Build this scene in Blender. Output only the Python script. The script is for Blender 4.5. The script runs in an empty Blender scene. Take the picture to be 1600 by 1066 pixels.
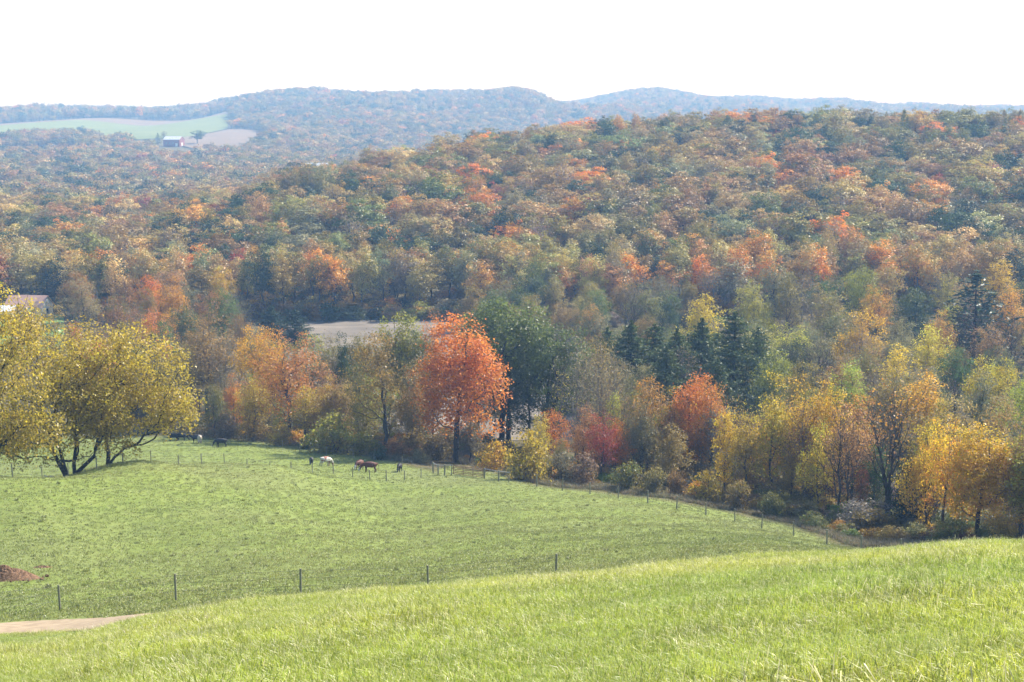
import bpy, bmesh, math, random
import numpy as np
from mathutils import Vector, Matrix

# ------------------------------------------------------------------ camera, sky, sun, exposure
SC = bpy.context.scene
COL = SC.collection
F = 2444.0                       # focal length in pixels of the 1600 px wide photograph
PITCH = math.atan(358.0 / F)     # the horizon lies 358 px above the picture's middle
CAMZ = 62.0
cam_d = bpy.data.cameras.new('camera'); cam = bpy.data.objects.new('camera', cam_d); COL.objects.link(cam)
cam.location = (0, 0, CAMZ); cam.rotation_euler = (math.pi / 2 - PITCH, 0, 0)
cam_d.sensor_width = 36.0; cam_d.lens = 36.0 * F / 1600.0
cam_d.clip_start = 0.5; cam_d.clip_end = 40000
SC.camera = cam

SUN_AZ, SUN_EL = math.radians(47), math.radians(40)      # azimuth clockwise from the view direction (+Y)
world = bpy.data.worlds.new('World'); SC.world = world; world.use_nodes = True
wn = world.node_tree.nodes; wl = world.node_tree.links
sky = wn.new('ShaderNodeTexSky'); sky.sky_type = 'NISHITA'; sky.sun_disc = False
sky.sun_elevation = SUN_EL; sky.sun_rotation = SUN_AZ
sky.altitude = 300; sky.air_density = 1.0; sky.dust_density = 0.8; sky.ozone_density = 1.0
bg = wn['Background']; bg.inputs[1].default_value = 0.11
wl.new(sky.outputs[0], bg.inputs[0])
sun_d = bpy.data.lights.new('sun', 'SUN'); sun_d.energy = 5.0; sun_d.angle = math.radians(0.53); sun_d.color = (1.0, 0.95, 0.86)
sun = bpy.data.objects.new('sun', sun_d); COL.objects.link(sun)
sdir = Vector((math.sin(SUN_AZ) * math.cos(SUN_EL), math.cos(SUN_AZ) * math.cos(SUN_EL), math.sin(SUN_EL)))
sun.rotation_euler = sdir.to_track_quat('Z', 'Y').to_euler(); sun.location = (0, 0, CAMZ + 60)
SC.view_settings.view_transform = 'Standard'; SC.view_settings.look = 'None'
SC.view_settings.exposure = 1.14; SC.view_settings.gamma = 1.0; SC.view_settings.use_curve_mapping = False
SC.render.engine = 'CYCLES'
SC.cycles.use_denoising = True
SC.cycles.max_bounces = 6; SC.cycles.diffuse_bounces = 3; SC.cycles.transmission_bounces = 3
SC.cycles.glossy_bounces = 2; SC.cycles.volume_bounces = 0; SC.cycles.transparent_max_bounces = 4
SC.cycles.sample_clamp_indirect = 3.0; SC.cycles.sample_clamp_direct = 5.0; SC.cycles.caustics_reflective = False; SC.cycles.caustics_refractive = False

RNG = np.random.default_rng(7)

# ------------------------------------------------------------------ helpers
def tandep(v):
    return math.tan(PITCH + math.atan((v - 533.0) / F))

def mesh_quads(name, V, Q, mats, attr=None, matidx=None, smooth=False):
    me = bpy.data.meshes.new(name)
    V = np.asarray(V, np.float32); Q = np.asarray(Q, np.int32)
    me.vertices.add(len(V)); me.vertices.foreach_set('co', V.ravel())
    k = Q.shape[1]
    me.loops.add(Q.size); me.loops.foreach_set('vertex_index', Q.ravel())
    me.polygons.add(len(Q)); me.polygons.foreach_set('loop_start', np.arange(0, Q.size, k, dtype=np.int32))
    if smooth:
        me.polygons.foreach_set('use_smooth', np.ones(len(Q), bool))
    for m in mats: me.materials.append(m)
    if matidx is not None:
        me.polygons.foreach_set('material_index', np.asarray(matidx, np.int32))
    me.update(calc_edges=True)
    if attr:
        for nm, arr in attr.items():
            a = me.attributes.new(nm, 'FLOAT_COLOR', 'FACE')
            a.data.foreach_set('color', np.asarray(arr, np.float32).ravel())
    return me

def obj(name, me, parent=None, loc=None, kind=None, label=None, cat=None, group=None):
    o = bpy.data.objects.new(name, me); COL.objects.link(o)
    if parent is not None: o.parent = parent
    if loc is not None: o.location = loc
    if kind: o['kind'] = kind
    if label: o['label'] = label
    if cat: o['category'] = cat
    if group: o['group'] = group
    return o

def empty(name, loc, label, cat, group=None, rz=0.0):
    o = obj(name, None, None, loc, None, label, cat, group)
    o.empty_display_size = 0.3; o.rotation_euler = (0, 0, rz)
    return o

class MB:
    """collects boxes and tubes into one mesh"""
    def __init__(s): s.v = []; s.f = []
    def box(s, c, d, rz=0.0):
        ca, sa = math.cos(rz), math.sin(rz); b = len(s.v)
        for sx in (-.5, .5):
            for sy in (-.5, .5):
                for sz in (-.5, .5):
                    x, y = sx * d[0], sy * d[1]
                    s.v.append((c[0] + x * ca - y * sa, c[1] + x * sa + y * ca, c[2] + sz * d[2]))
        for q in ((0, 1, 3, 2), (4, 6, 7, 5), (0, 4, 5, 1), (2, 3, 7, 6), (0, 2, 6, 4), (1, 5, 7, 3)):
            s.f.append(tuple(b + i for i in q))
    def tube(s, pts, r, n=6, r2=None):
        pts = [Vector(p) for p in pts]; b = len(s.v); m = len(pts)
        for i, p in enumerate(pts):
            d = (pts[min(i + 1, m - 1)] - pts[max(i - 1, 0)]).normalized()
            e = d.cross(Vector((0, 0, 1)) if abs(d.z) < .9 else Vector((1, 0, 0))).normalized(); g = d.cross(e)
            rr = r if r2 is None else r + (r2 - r) * i / max(1, m - 1)
            for k in range(n):
                a = 2 * math.pi * k / n
                s.v.append(tuple(p + e * (rr * math.cos(a)) + g * (rr * math.sin(a))))
        for i in range(m - 1):
            for k in range(n):
                s.f.append((b + i * n + k, b + i * n + (k + 1) % n, b + (i + 1) * n + (k + 1) % n, b + (i + 1) * n + k))
        s.f.append(tuple(b + k for k in range(n))[::-1]); s.f.append(tuple(b + (m - 1) * n + k for k in range(n)))
    def poly(s, pts):
        b = len(s.v); s.v += [tuple(p) for p in pts]; s.f.append(tuple(range(b, b + len(pts))))
    def mesh(s, name, mat):
        me = bpy.data.meshes.new(name); me.from_pydata(s.v, [], s.f); me.materials.append(mat); me.update(); return me

# ------------------------------------------------------------------ materials
def mat_new(name):
    m = bpy.data.materials.new(name); m.use_nodes = True
    nt = m.node_tree; nt.nodes.clear()
    out = nt.nodes.new('ShaderNodeOutputMaterial')
    return m, nt, out

def N(nt, typ, **kw):
    n = nt.nodes.new(typ)
    for k, v in kw.items(): setattr(n, k, v)
    return n

def mixc(nt, fac, a, b, mode='MIX'):
    n = N(nt, 'ShaderNodeMix', data_type='RGBA', blend_type=mode)
    for sock, val in ((0, fac), (6, a), (7, b)):
        if isinstance(val, bpy.types.NodeSocket): nt.links.new(val, n.inputs[sock])
        elif sock == 0: n.inputs[0].default_value = val
        else: n.inputs[sock].default_value = (*val[:3], 1)
    return n.outputs[2]

def mathn(nt, op, a, b=None, clamp=False):
    n = N(nt, 'ShaderNodeMath', operation=op); n.use_clamp = clamp
    for i, val in enumerate((a, b)):
        if val is None: continue
        if isinstance(val, bpy.types.NodeSocket): nt.links.new(val, n.inputs[i])
        else: n.inputs[i].default_value = val
    return n.outputs[0]

def noise(nt, scale, detail=3, rough=.55, vec=None):
    n = N(nt, 'ShaderNodeTexNoise'); n.inputs['Scale'].default_value = scale
    n.inputs['Detail'].default_value = detail; n.inputs['Roughness'].default_value = rough
    if vec is not None: nt.links.new(vec, n.inputs['Vector'])
    return n.outputs['Fac']

def ramp(nt, fac, stops):
    n = N(nt, 'ShaderNodeValToRGB'); e = n.color_ramp.elements
    while len(e) < len(stops): e.new(.5)
    for k, (p, c) in enumerate(stops): e[k].position = p; e[k].color = (*c[:3], 1)
    nt.links.new(fac, n.inputs[0]); return n.outputs[0]

def foliage_material(name, attr_type, transl=.54, gloss=.025, fixed=None):
    """thin leaf: diffuse + translucent, colour from the tree's own tint, varied leaf by leaf"""
    m, nt, out = mat_new(name)
    lv = N(nt, 'ShaderNodeAttribute', attribute_name='leafv', attribute_type='GEOMETRY')
    sep = N(nt, 'ShaderNodeSeparateColor'); nt.links.new(lv.outputs['Color'], sep.inputs[0])
    if fixed:
        base = mixc(nt, sep.outputs[1], fixed[0], fixed[1])
    else:
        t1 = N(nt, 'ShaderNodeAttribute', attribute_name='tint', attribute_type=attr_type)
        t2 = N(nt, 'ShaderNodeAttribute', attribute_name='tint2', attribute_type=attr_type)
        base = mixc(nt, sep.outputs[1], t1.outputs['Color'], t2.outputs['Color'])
    val = mathn(nt, 'ADD', mathn(nt, 'MULTIPLY', sep.outputs[0], 0.5), 0.74)
    hsv = N(nt, 'ShaderNodeHueSaturation')
    nt.links.new(base, hsv.inputs['Color']); nt.links.new(val, hsv.inputs['Value'])
    nt.links.new(mathn(nt, 'ADD', mathn(nt, 'MULTIPLY', sep.outputs[2], 0.04), 0.48), hsv.inputs['Hue'])
    c = hsv.outputs[0]
    d = N(nt, 'ShaderNodeBsdfDiffuse'); nt.links.new(c, d.inputs[0])
    t = N(nt, 'ShaderNodeBsdfTranslucent'); nt.links.new(c, t.inputs[0])
    mx = N(nt, 'ShaderNodeMixShader'); mx.inputs[0].default_value = transl
    nt.links.new(d.outputs[0], mx.inputs[1]); nt.links.new(t.outputs[0], mx.inputs[2])
    g = N(nt, 'ShaderNodeBsdfGlossy'); g.inputs['Roughness'].default_value = .42
    mg = N(nt, 'ShaderNodeMixShader'); mg.inputs[0].default_value = gloss
    nt.links.new(mx.outputs[0], mg.inputs[1]); nt.links.new(g.outputs[0], mg.inputs[2])
    nt.links.new(mg.outputs[0], out.inputs[0])
    return m

def simple(name, col, rough=.8, col2=None, scale=5.0, metallic=0.0, bump=0.0):
    m, nt, out = mat_new(name)
    p = N(nt, 'ShaderNodeBsdfPrincipled'); p.inputs['Roughness'].default_value = rough; p.inputs['Metallic'].default_value = metallic
    tc = N(nt, 'ShaderNodeTexCoord')
    fac = noise(nt, scale, 4, .6, tc.outputs['Object'])
    c = mixc(nt, mathn(nt, 'MULTIPLY', mathn(nt, 'SUBTRACT', fac, .3), 2.2, True), col, col2 or tuple(x * .72 for x in col))
    nt.links.new(c, p.inputs['Base Color'])
    if bump:
        b = N(nt, 'ShaderNodeBump'); b.inputs['Strength'].default_value = bump; nt.links.new(fac, b.inputs['Height']); nt.links.new(b.outputs[0], p.inputs['Normal'])
    nt.links.new(p.outputs[0], out.inputs[0]); return m

M = {}
M['leaf'] = foliage_material('leaf', 'INSTANCER')
M['canopy'] = foliage_material('canopy', 'INSTANCER', transl=.24, gloss=.03)
M['needle'] = foliage_material('needle', 'INSTANCER', transl=.2, gloss=.03)
M['bark'] = simple('bark', (.075, .062, .05), .95, (.035, .03, .026), 6)
M['bark_dark'] = simple('bark_dark', (.035, .03, .026), .95, (.018, .016, .014), 6)
M['bark_pale'] = simple('bark_pale', (.20, .18, .155), .95, (.11, .10, .085), 6)
M['meadow_blade'] = foliage_material('meadow_blade', 'INSTANCER', transl=.5, gloss=.035)
M['pasture_blade'] = foliage_material('pasture_blade', 'INSTANCER', transl=.4, gloss=.04)
M['dry_blade'] = foliage_material('dry_blade', 'INSTANCER', transl=.35, gloss=.03)
M['post_wood'] = simple('post_wood', (.26, .25, .19), .9, (.15, .145, .11), 9, bump=.3)
M['wire'] = simple('wire', (.13, .13, .125), .7, None, 5)
M['gate_rust'] = simple('gate_rust', (.32, .18, .10), .7, (.22, .115, .065), 8)
M['rail_grey'] = simple('rail_grey', (.40, .39, .36), .8, (.2, .19, .18), 8)
M['guard_steel'] = simple('guard_steel', (.62, .63, .65), .4, (.45, .46, .48), 3, .3)
M['barn_red'] = simple('barn_red', (.26, .065, .06), .85, (.19, .05, .048), .6)
M['roof_white'] = simple('roof_white', (.78, .80, .80), .45, (.68, .70, .70), .4, .1)
M['roof_salmon'] = simple('roof_salmon', (.60, .37, .30), .85, (.50, .29, .23), 1.0)
M['white_paint'] = simple('white_paint', (.78, .78, .76), .6, (.68, .68, .66), 1.0)
M['glass_dark'] = simple('glass_dark', (.03, .035, .04), .12, None, 1)
M['car_white'] = simple('car_white', (.8, .8, .8), .25, (.74, .74, .74), .3)
M['rubber'] = simple('rubber', (.02, .02, .02), .8)
M['chrome'] = simple('chrome', (.6, .6, .62), .2, None, 2, .9)
M['lamp_red'] = simple('lamp_red', (.4, .03, .02), .3)
M['lamp_clear'] = simple('lamp_clear', (.8, .8, .75), .2)

# soil heap
def soil_material():
    m, nt, out = mat_new('soil')
    tc = N(nt, 'ShaderNodeTexCoord'); p = N(nt, 'ShaderNodeBsdfPrincipled'); p.inputs['Roughness'].default_value = 1
    f1 = noise(nt, 5, 6, .65, tc.outputs['Object'])
    c = ramp(nt, f1, [(.3, (.06, .034, .02)), (.5, (.19, .105, .056)), (.7, (.32, .19, .11))])
    nt.links.new(c, p.inputs['Base Color'])
    b = N(nt, 'ShaderNodeBump'); b.inputs['Strength'].default_value = .8; b.inputs['Distance'].default_value = .1
    nt.links.new(noise(nt, 16, 5, .7, tc.outputs['Object']), b.inputs['Height']); nt.links.new(b.outputs[0], p.inputs['Normal'])
    nt.links.new(p.outputs[0], out.inputs[0]); return m
M['soil'] = soil_material()

def field_material(name, stops, scale, rowscale=None):
    m, nt, out = mat_new(name)
    g = N(nt, 'ShaderNodeNewGeometry'); p = N(nt, 'ShaderNodeBsdfPrincipled'); p.inputs['Roughness'].default_value = 1
    f1 = noise(nt, scale, 6, .6, g.outputs['Position'])
    if rowscale:
        mp = N(nt, 'ShaderNodeMapping'); mp.inputs['Scale'].default_value = (rowscale * .06, rowscale, rowscale); mp.inputs['Rotation'].default_value = (0, 0, .3)
        nt.links.new(g.outputs['Position'], mp.inputs[0])
        f2 = noise(nt, 1.0, 2, .5, mp.outputs[0]); f1 = mathn(nt, 'ADD', mathn(nt, 'MULTIPLY', f1, .6), mathn(nt, 'MULTIPLY', f2, .4))
    nt.links.new(ramp(nt, f1, stops), p.inputs['Base Color'])
    nt.links.new(p.outputs[0], out.inputs[0]); return m
M['stubble'] = field_material('stubble', [(.32, (.10, .086, .07)), (.5, (.165, .14, .112)), (.68, (.225, .19, .152))], .12, .5)
M['far_green'] = field_material('far_green', [(.3, (.085, .125, .022)), (.5, (.12, .16, .03)), (.7, (.155, .19, .04))], .02, .05)
M['far_tan'] = field_material('far_tan', [(.3, (.12, .085, .058)), (.5, (.16, .115, .08)), (.7, (.20, .15, .105))], .03, .05)
M['gravel'] = field_material('gravel', [(.28, (.20, .145, .09)), (.5, (.29, .215, .135)), (.72, (.36, .28, .185))], 1.6)
M['lawn'] = field_material('lawn', [(.3, (.10, .19, .04)), (.5, (.14, .25, .05)), (.7, (.18, .28, .07))], .3)

def ground_material():
    m, nt, out = mat_new('ground')
    g = N(nt, 'ShaderNodeNewGeometry'); p = N(nt, 'ShaderNodeBsdfPrincipled'); p.inputs['Roughness'].default_value = 1
    p.inputs['Specular IOR Level'].default_value = .1
    z = N(nt, 'ShaderNodeAttribute', attribute_name='pasture', attribute_type='GEOMETRY')
    fine = noise(nt, 3.2, 5, .65, g.outputs['Position']); mid = noise(nt, .45, 4, .6, g.outputs['Position']); big = noise(nt, .05, 3, .5, g.outputs['Position'])
    green = ramp(nt, mathn(nt, 'ADD', mathn(nt, 'MULTIPLY', fine, .55), mathn(nt, 'MULTIPLY', mid, .45)),
                 [(.33, (.09, .125, .026)), (.48, (.16, .205, .048)), (.62, (.21, .245, .07))])
    green = mixc(nt, mathn(nt, 'MULTIPLY', mathn(nt, 'SUBTRACT', big, .42), 2.0, True), green, (.17, .185, .075))
    litter = ramp(nt, mathn(nt, 'ADD', mathn(nt, 'MULTIPLY', fine, .4), mathn(nt, 'MULTIPLY', mid, .6)),
                  [(.3, (.055, .05, .028)), (.5, (.11, .095, .05)), (.68, (.17, .135, .065))])
    w = mathn(nt, 'ADD', z.outputs['Fac'], mathn(nt, 'MULTIPLY', mathn(nt, 'SUBTRACT', mid, .5), .5), True)
    nt.links.new(mixc(nt, w, litter, green), p.inputs['Base Color'])
    b = N(nt, 'ShaderNodeBump'); b.inputs['Strength'].default_value = .55; b.inputs['Distance'].default_value = .12
    nt.links.new(fine, b.inputs['Height']); nt.links.new(b.outputs[0], p.inputs['Normal'])
    nt.links.new(p.outputs[0], out.inputs[0]); return m
M['ground'] = ground_material()

# ------------------------------------------------------------------ terrain height function
def pchip(xk, yk, xq):
    xk = np.asarray(xk, float); yk = np.asarray(yk, float); h = np.diff(xk); d = np.diff(yk) / h
    m = np.zeros_like(yk); m[0] = d[0]; m[-1] = d[-1]
    for i in range(1, len(xk) - 1):
        if d[i - 1] * d[i] > 0:
            w1 = 2 * h[i] + h[i - 1]; w2 = h[i] + 2 * h[i - 1]
            m[i] = (w1 + w2) / (w1 / d[i - 1] + w2 / d[i])
    k = np.clip(np.searchsorted(xk, xq) - 1, 0, len(xk) - 2); t = (xq - xk[k]) / h[k]
    t2 = t * t; t3 = t2 * t
    return (2 * t3 - 3 * t2 + 1) * yk[k] + (t3 - 2 * t2 + t) * h[k] * m[k] + (-2 * t3 + 3 * t2) * yk[k + 1] + (t3 - t2) * h[k] * m[k + 1]

UC = [0, 200, 400, 600, 800, 1000, 1200, 1400, 1600]
TC = dict(zip(UC, (.3525, .3325, .3199, .314, .3067, .300, .292, .2866, .2815)))
SL = {60: (.3495, .3345, .325, .319, .312, .306, .299, .296, .293),
      79: (.328, .3235, .317, .3135, .305, .2985, .291, .297, .297),
      100: (.301, .3034, .297, .297, .2895, .287, .283, .293, .295),
      120: (.267, .2752, .2752, .281, .2773, .2773, .279, .291, .2905),
      140: (.2384, .247, .2555, .270, .268, .2695, .2755, .2872, .286),
      160: (.240, .2274, .2414, .259, .2577, .262, .272, .283, .281),
      180: (.239, .2285, .2287, .248, .2484, .2534, .266, .272, .272),
      200: (.238, .2275, .2315, .237, .2392, .247, .2555, .2585, .2585),
      240: (.222, .2145, .2165, .2195, .2275, .228, .226, .225, .224),
      280: (.205, .2055, .203, .2015, .201, .200, .198, .197, .196)}
ZZ = {330: [-57.5] * 9, 420: [-56, -56, -56, -56, -56, -56, -55, -54, -54],
      470: (-56, -55, -53, -52, -52, -51, -51, -51, -51),
      550: (-56, -54, -46, -43, -42, -42, -42, -42, -42),
      640: (-56, -55, -45, -36, -33, -32, -32, -32, -32),
      720: (-56, -55, -48, -34, -26, -23, -21, -21, -21),
      780: (-58, -58, -52, -38, -24, -17.5, -15.5, -15.5, -15.5),
      900: (-63, -63, -58, -46, -36, -28, -25, -25, -25),
      1100: (-64, -64, -60, -50, -48, -45, -42, -42, -42),
      1350: (-42, -42, -46, -50, -50, -50, -50, -50, -50),
      1500: (-28.5, -28.5, -28, -41, -45, -46, -46, -46, -46),
      1700: (-19, -19, -17, -17, -30, -35, -35, -35, -35),
      1850: (-12.5, -12.5, -4, -5, -10, -20, -25, -25, -25),
      1950: (-12, -11, 2, 6, 5, -10, -18, -20, -22),
      2100: (-14, -10, 8, 13, 13, -2, -10, -12, -14),
      2600: (-17, -12, 0, 8, 10, 20, 7, -1, -10),
      3500: (-25, -25, -20, -10, -5, -5, -10, -15, -20),
      7000: [-10] * 9, 13200: [-50] * 9}
# the far hills lie well beyond the valley: same directions, greater distance and size
FAR0, FARK = 1100.0, 2.4
def far_y(y): return np.where(np.asarray(y, float) > FAR0, FAR0 + (np.asarray(y, float) - FAR0) * FARK, y)
def near_y(y): return np.where(np.asarray(y, float) > FAR0, FAR0 + (np.asarray(y, float) - FAR0) / FARK, y)
def far_z(z, y, u):
    r = float(far_y(y)) / y
    return z * r if (y <= FAR0 or (u < 480 and y < 1900)) else (z + 13) * r - 14
ZZ = {float(far_y(y)): [far_z(z, y, u) for z, u in zip(v, UC)] for y, v in ZZ.items() if y < 7000}
ZZ[9500.0] = [-18.0] * 9; ZZ[13200.0] = [-60.0] * 9
YK = [-60, -30, 0, 8, 16, 24, 33, 42] + sorted(SL) + sorted(ZZ)
cols = {}
for i, u in enumerate(UC):
    a = TC[u] - 3.2 / 42; b = 1.6 / 42 ** 2
    z = [-(1.6 + a * y) for y in (-60, -30)] + [-(1.6 + a * y + b * y * y) for y in (0, 8, 16, 24, 33, 42)]
    z += [-SL[y][i] * y for y in sorted(SL)] + [ZZ[y][i] for y in sorted(ZZ)]
    cols[u] = z
def col_mix(a, b, w, over):
    z = [p * (1 - w) + q * w for p, q in zip(cols[a], cols[b])]
    for y, v in over.items(): z[YK.index(float(far_y(y)))] = far_z(v, y, (a + b) / 2)
    return z
cols[300] = col_mix(200, 400, .5, {550: -47, 640: -52, 720: -54, 780: -56, 2100: -5, 1950: -8})
cols[500] = col_mix(400, 600, .5, {550: -43.5, 640: -37, 720: -41, 780: -45, 1950: 5, 2100: 12})
cols[900] = col_mix(800, 1000, .5, {1950: -6, 2100: -10, 2600: 2})
cols[-300] = list(cols[0]); cols[-3000] = list(cols[0]); cols[1900] = list(cols[1600]); cols[4600] = list(cols[1600])
UK = sorted(cols)
YF = np.concatenate([np.arange(-60, 300, 1.0), np.geomspace(300, 13200, 900)])
UF = np.concatenate([np.linspace(-3000, -310, 30), np.arange(-300, 1900, 8.0), np.linspace(1900, 4600, 30)])
_tab = np.array([pchip(YK, cols[u], YF) for u in UK])
TAB = np.array([pchip(UK, _tab[:, j], UF) for j in range(len(YF))])       # [y, u]

def H(x, y):
    """ground height (world z), scalars or arrays"""
    x = np.asarray(x, float); y = np.asarray(y, float)
    u = 800 + F * 1.02 * x / np.maximum(y, 14.0)
    u = np.clip(u, UF[0], UF[-1] - 1e-6); yy = np.clip(y, YF[0], YF[-1] - 1e-6)
    i = np.clip(np.searchsorted(YF, yy, 'right') - 1, 0, len(YF) - 2); j = np.clip(np.searchsorted(UF, u, 'right') - 1, 0, len(UF) - 2)
    ty = (yy - YF[i]) / (YF[i + 1] - YF[i]); tu = (u - UF[j]) / (UF[j + 1] - UF[j])
    z = (TAB[i, j] * (1 - ty) + TAB[i + 1, j] * ty) * (1 - tu) + (TAB[i, j + 1] * (1 - ty) + TAB[i + 1, j + 1] * ty) * tu
    z = z + .10 * np.sin(x * .31 + y * .17) * np.clip((y - 30) / 60, 0, 1) + .07 * np.sin(x * .53 - y * .41 + 1.3) * np.clip((y - 30) / 60, 0, 1)
    z = z + np.clip((y - 2300) / 800, 0, 1) * np.clip((8000 - y) / 2500, 0, 1) * (5.0 * np.sin(x * .0125 + y * .0022) + 3.6 * np.sin(x * .026 - y * .004 + 2))
    return z + CAMZ

CP, SP = math.cos(PITCH), math.sin(PITCH)
def ray(u, v):
    a, b = (u - 800) / F, (v - 533) / F
    return a, CP - b * SP, -(SP + b * CP)         # world direction: right, forward, up
def at(u, y, v=None):
    """world x of picture column u at forward distance y on the ground"""
    z = float(H(0.0, y)) - CAMZ
    x = 0.0
    for _ in range(4):
        x = (u - 800) / F * (y * CP - z * SP); z = float(H(x, y)) - CAMZ
    return x, y, z + CAMZ
def hit(u, v, off=0.0, y0=45.0, y1=3000.0):
    d = ray(u, v); ys = np.geomspace(y0, y1, 4000)
    x = d[0] / d[1] * ys; zr = CAMZ + d[2] / d[1] * ys
    below = zr < H(x, ys) + off
    k = int(np.argmax(below)) if below.any() else len(ys) - 1
    return float(x[k]), float(ys[k]), float(H(x[k], ys[k]))

def pasture_edge(u):
    """forward distance where the grazed pasture ends at picture column u"""
    return np.interp(u, [-400, 0, 200, 300, 400, 500, 600, 680, 760, 839, 922, 1012, 1103, 1190, 1240, 1292, 1345, 1500, 2200],
                     [275, 275, 274, 272, 256, 240, 228, 212, 203, FY[839], FY[922], FY[1012], FY[1103], FY[1190], FY[1240], FY[1292], FY[1345], FY[1345] - 4, FY[1345] - 8])
FENCE_R = [(757, 748), (779, 752.5), (795, 754), (839, 761), (879, 767), (922, 772.5), (966, 779), (1012, 786.5), (1057, 796), (1103, 805.5), (1148, 815), (1190, 826), (1240, 838), (1292, 851.5), (1345, 863), (1398, 872), (1452, 880)]
FY = {}
_fr = []
for u, v in FENCE_R:
    if u <= 1345: p = hit(u, v, 0, 90)
    else:
        q = _fr[-1]; r_ = _fr[-2]; x = 2 * q[0] - r_[0]; y = 2 * q[1] - r_[1]; p = (x, y, float(H(x, y)))
    _fr.append(p); FY[u] = p[1]

def ucol(x, y):
    z = H(x, y) - CAMZ
    return 800 + F * x / np.maximum(y * CP - z * SP, 1.0)

# ------------------------------------------------------------------ ground sheet
def build_ground():
    ys = -35 + (np.geomspace(5, 13180, 620) - 5)
    ys = np.unique(np.concatenate([ys, np.arange(40, 262, 1.5)]))
    ts = np.concatenate([-np.geomspace(.95, .44, 14), np.linspace(-.42, .42, 230), np.geomspace(.44, .95, 14)])
    Y, T = np.meshgrid(ys, ts, indexing='ij'); X = T * (Y + 40); Z = H(X, Y)
    n, m = Y.shape; V = np.stack([X, Y, Z], -1).reshape(-1, 3)
    i = np.arange(n - 1)[:, None] * m + np.arange(m - 1)[None, :]
    Q = np.stack([i, i + 1, i + m + 1, i + m], -1).reshape(-1, 4)
    me = mesh_quads('ground', V, Q, [M['ground']], smooth=True)
    u = ucol(X, Y); pe = np.clip((pasture_edge(u) + np.interp(u, [680, 700, 775, 800, 900, 1100, 1300, 1720], [1.0, 24, 24, 4, 6.0, 15, 20, 18]) - Y) / 6.0, 0, 1)
    a = me.attributes.new('pasture', 'FLOAT', 'POINT'); a.data.foreach_set('value', pe.ravel().astype(np.float32))
    obj('ground', me, kind='structure')
build_ground()

def sheet(name, us, ya, yb, rows, mat, off):
    """a strip of land lying on the ground between two boundary curves"""
    us = np.asarray(us, float); V = []; nu = len(us)
    for k in range(rows + 1):
        w = k / rows
        for u, a, b in zip(us, ya, yb):
            x, y, z = at(u, a * (1 - w) + b * w); V.append((x, y, z + off))
    i = np.arange(rows)[:, None] * nu + np.arange(nu - 1)[None, :]
    Q = np.stack([i, i + 1, i + nu + 1, i + nu], -1).reshape(-1, 4)
    return obj(name, mesh_quads(name, V, Q, [mat], smooth=True), kind='structure')

us = np.linspace(450, 935, 40)
sheet('stubble_field', us, np.interp(us, [430, 520, 760, 935], [300, 268, 262, 262]), np.interp(us, [450, 600, 700, 725, 800, 935], [416, 421, 421, 345, 335, 325]), 60, M['stubble'], .06)
us = np.linspace(-160, 100, 20)
sheet('lawn', us, [372] * 20, [432] * 20, 20, M['lawn'], .06)
def far_interp(u, a, b): return far_y(np.interp(u, a, b))
us = np.linspace(-160, 356, 50)
sheet('far_pasture', us, far_interp(us, [-160, 0, 150, 300, 356], [1500, 1505, 1500, 1560, 1700]), far_interp(us, [-160, 0, 120, 250, 356], [1700, 1735, 1850, 1835, 1870]), 40, M['far_green'], .9)
sheet('far_stubble_strip', us, far_interp(us, [-160, 0, 120, 250, 356], [1701, 1736, 1851, 1836, 1871]), far_interp(us, [-160, 0, 120, 356], [1790, 1800, 1885, 1930]), 10, M['far_tan'], .9)
us = np.linspace(285, 425, 24)
sheet('far_ploughed_field', us, far_interp(us, [285, 320, 375, 425], [1460, 1425, 1430, 1545]), far_interp(us, [285, 330, 360, 400, 425], [1545, 1610, 1690, 1640, 1555]), 24, M['far_tan'], 1.3)
us = np.linspace(-60, 60, 14)
sheet('far_bare_patch', us + 60, far_y([1395] * 14), far_y([1440] * 14), 8, M['far_tan'], 1.0)
us = np.linspace(735, 800, 10)
sheet('far_hay_field', us, far_y([1560] * 10), far_y([1640] * 10), 10, M['far_tan'], 1.0)

def build_track():
    tops = [(-330, 1006), (-200, 992), (-100, 982), (0, 973.5), (60, 970), (120, 967), (180, 964), (240, 960)]
    P = [hit(u, v, 0, 55) for u, v in tops]
    P += [(P[-1][0] + 4, P[-1][1] + .2, 0), (P[-1][0] + 9, P[-1][1] + .2, 0)]
    xs = np.array([p[0] for p in P]); ys = np.array([p[1] for p in P])
    xq = np.linspace(xs[0], xs[-1], 90); yq = np.interp(xq, xs, ys); rows = 14
    yq = np.convolve(np.pad(yq, 6, 'edge'), np.ones(13) / 13, 'valid')
    V = []
    rg = np.random.default_rng(3); e0 = rg.normal(0, .10, 90); e1 = rg.normal(0, .12, 90)
    for k in range(rows + 1):
        w = k / rows; crown = .05 * math.sin(math.pi * w)
        y = yq + e0 * (1 - w) - w * 6.8 + e1 * w
        V.append(np.stack([xq, y, H(xq, y) + .03 + crown], -1))
    V = np.concatenate(V); nu = 90
    i = np.arange(rows)[:, None] * nu + np.arange(nu - 1)[None, :]
    Q = np.stack([i, i + nu, i + nu + 1, i + 1], -1).reshape(-1, 4)
    obj('gravel_track', mesh_quads('gravel_track', V, Q, [M['gravel']], smooth=True), kind='structure')
    return xs, ys
TRX, TRY = build_track()

# ------------------------------------------------------------------ trees: generator
def unit(v): return v / np.maximum(np.linalg.norm(v, axis=-1, keepdims=True), 1e-9)

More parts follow.
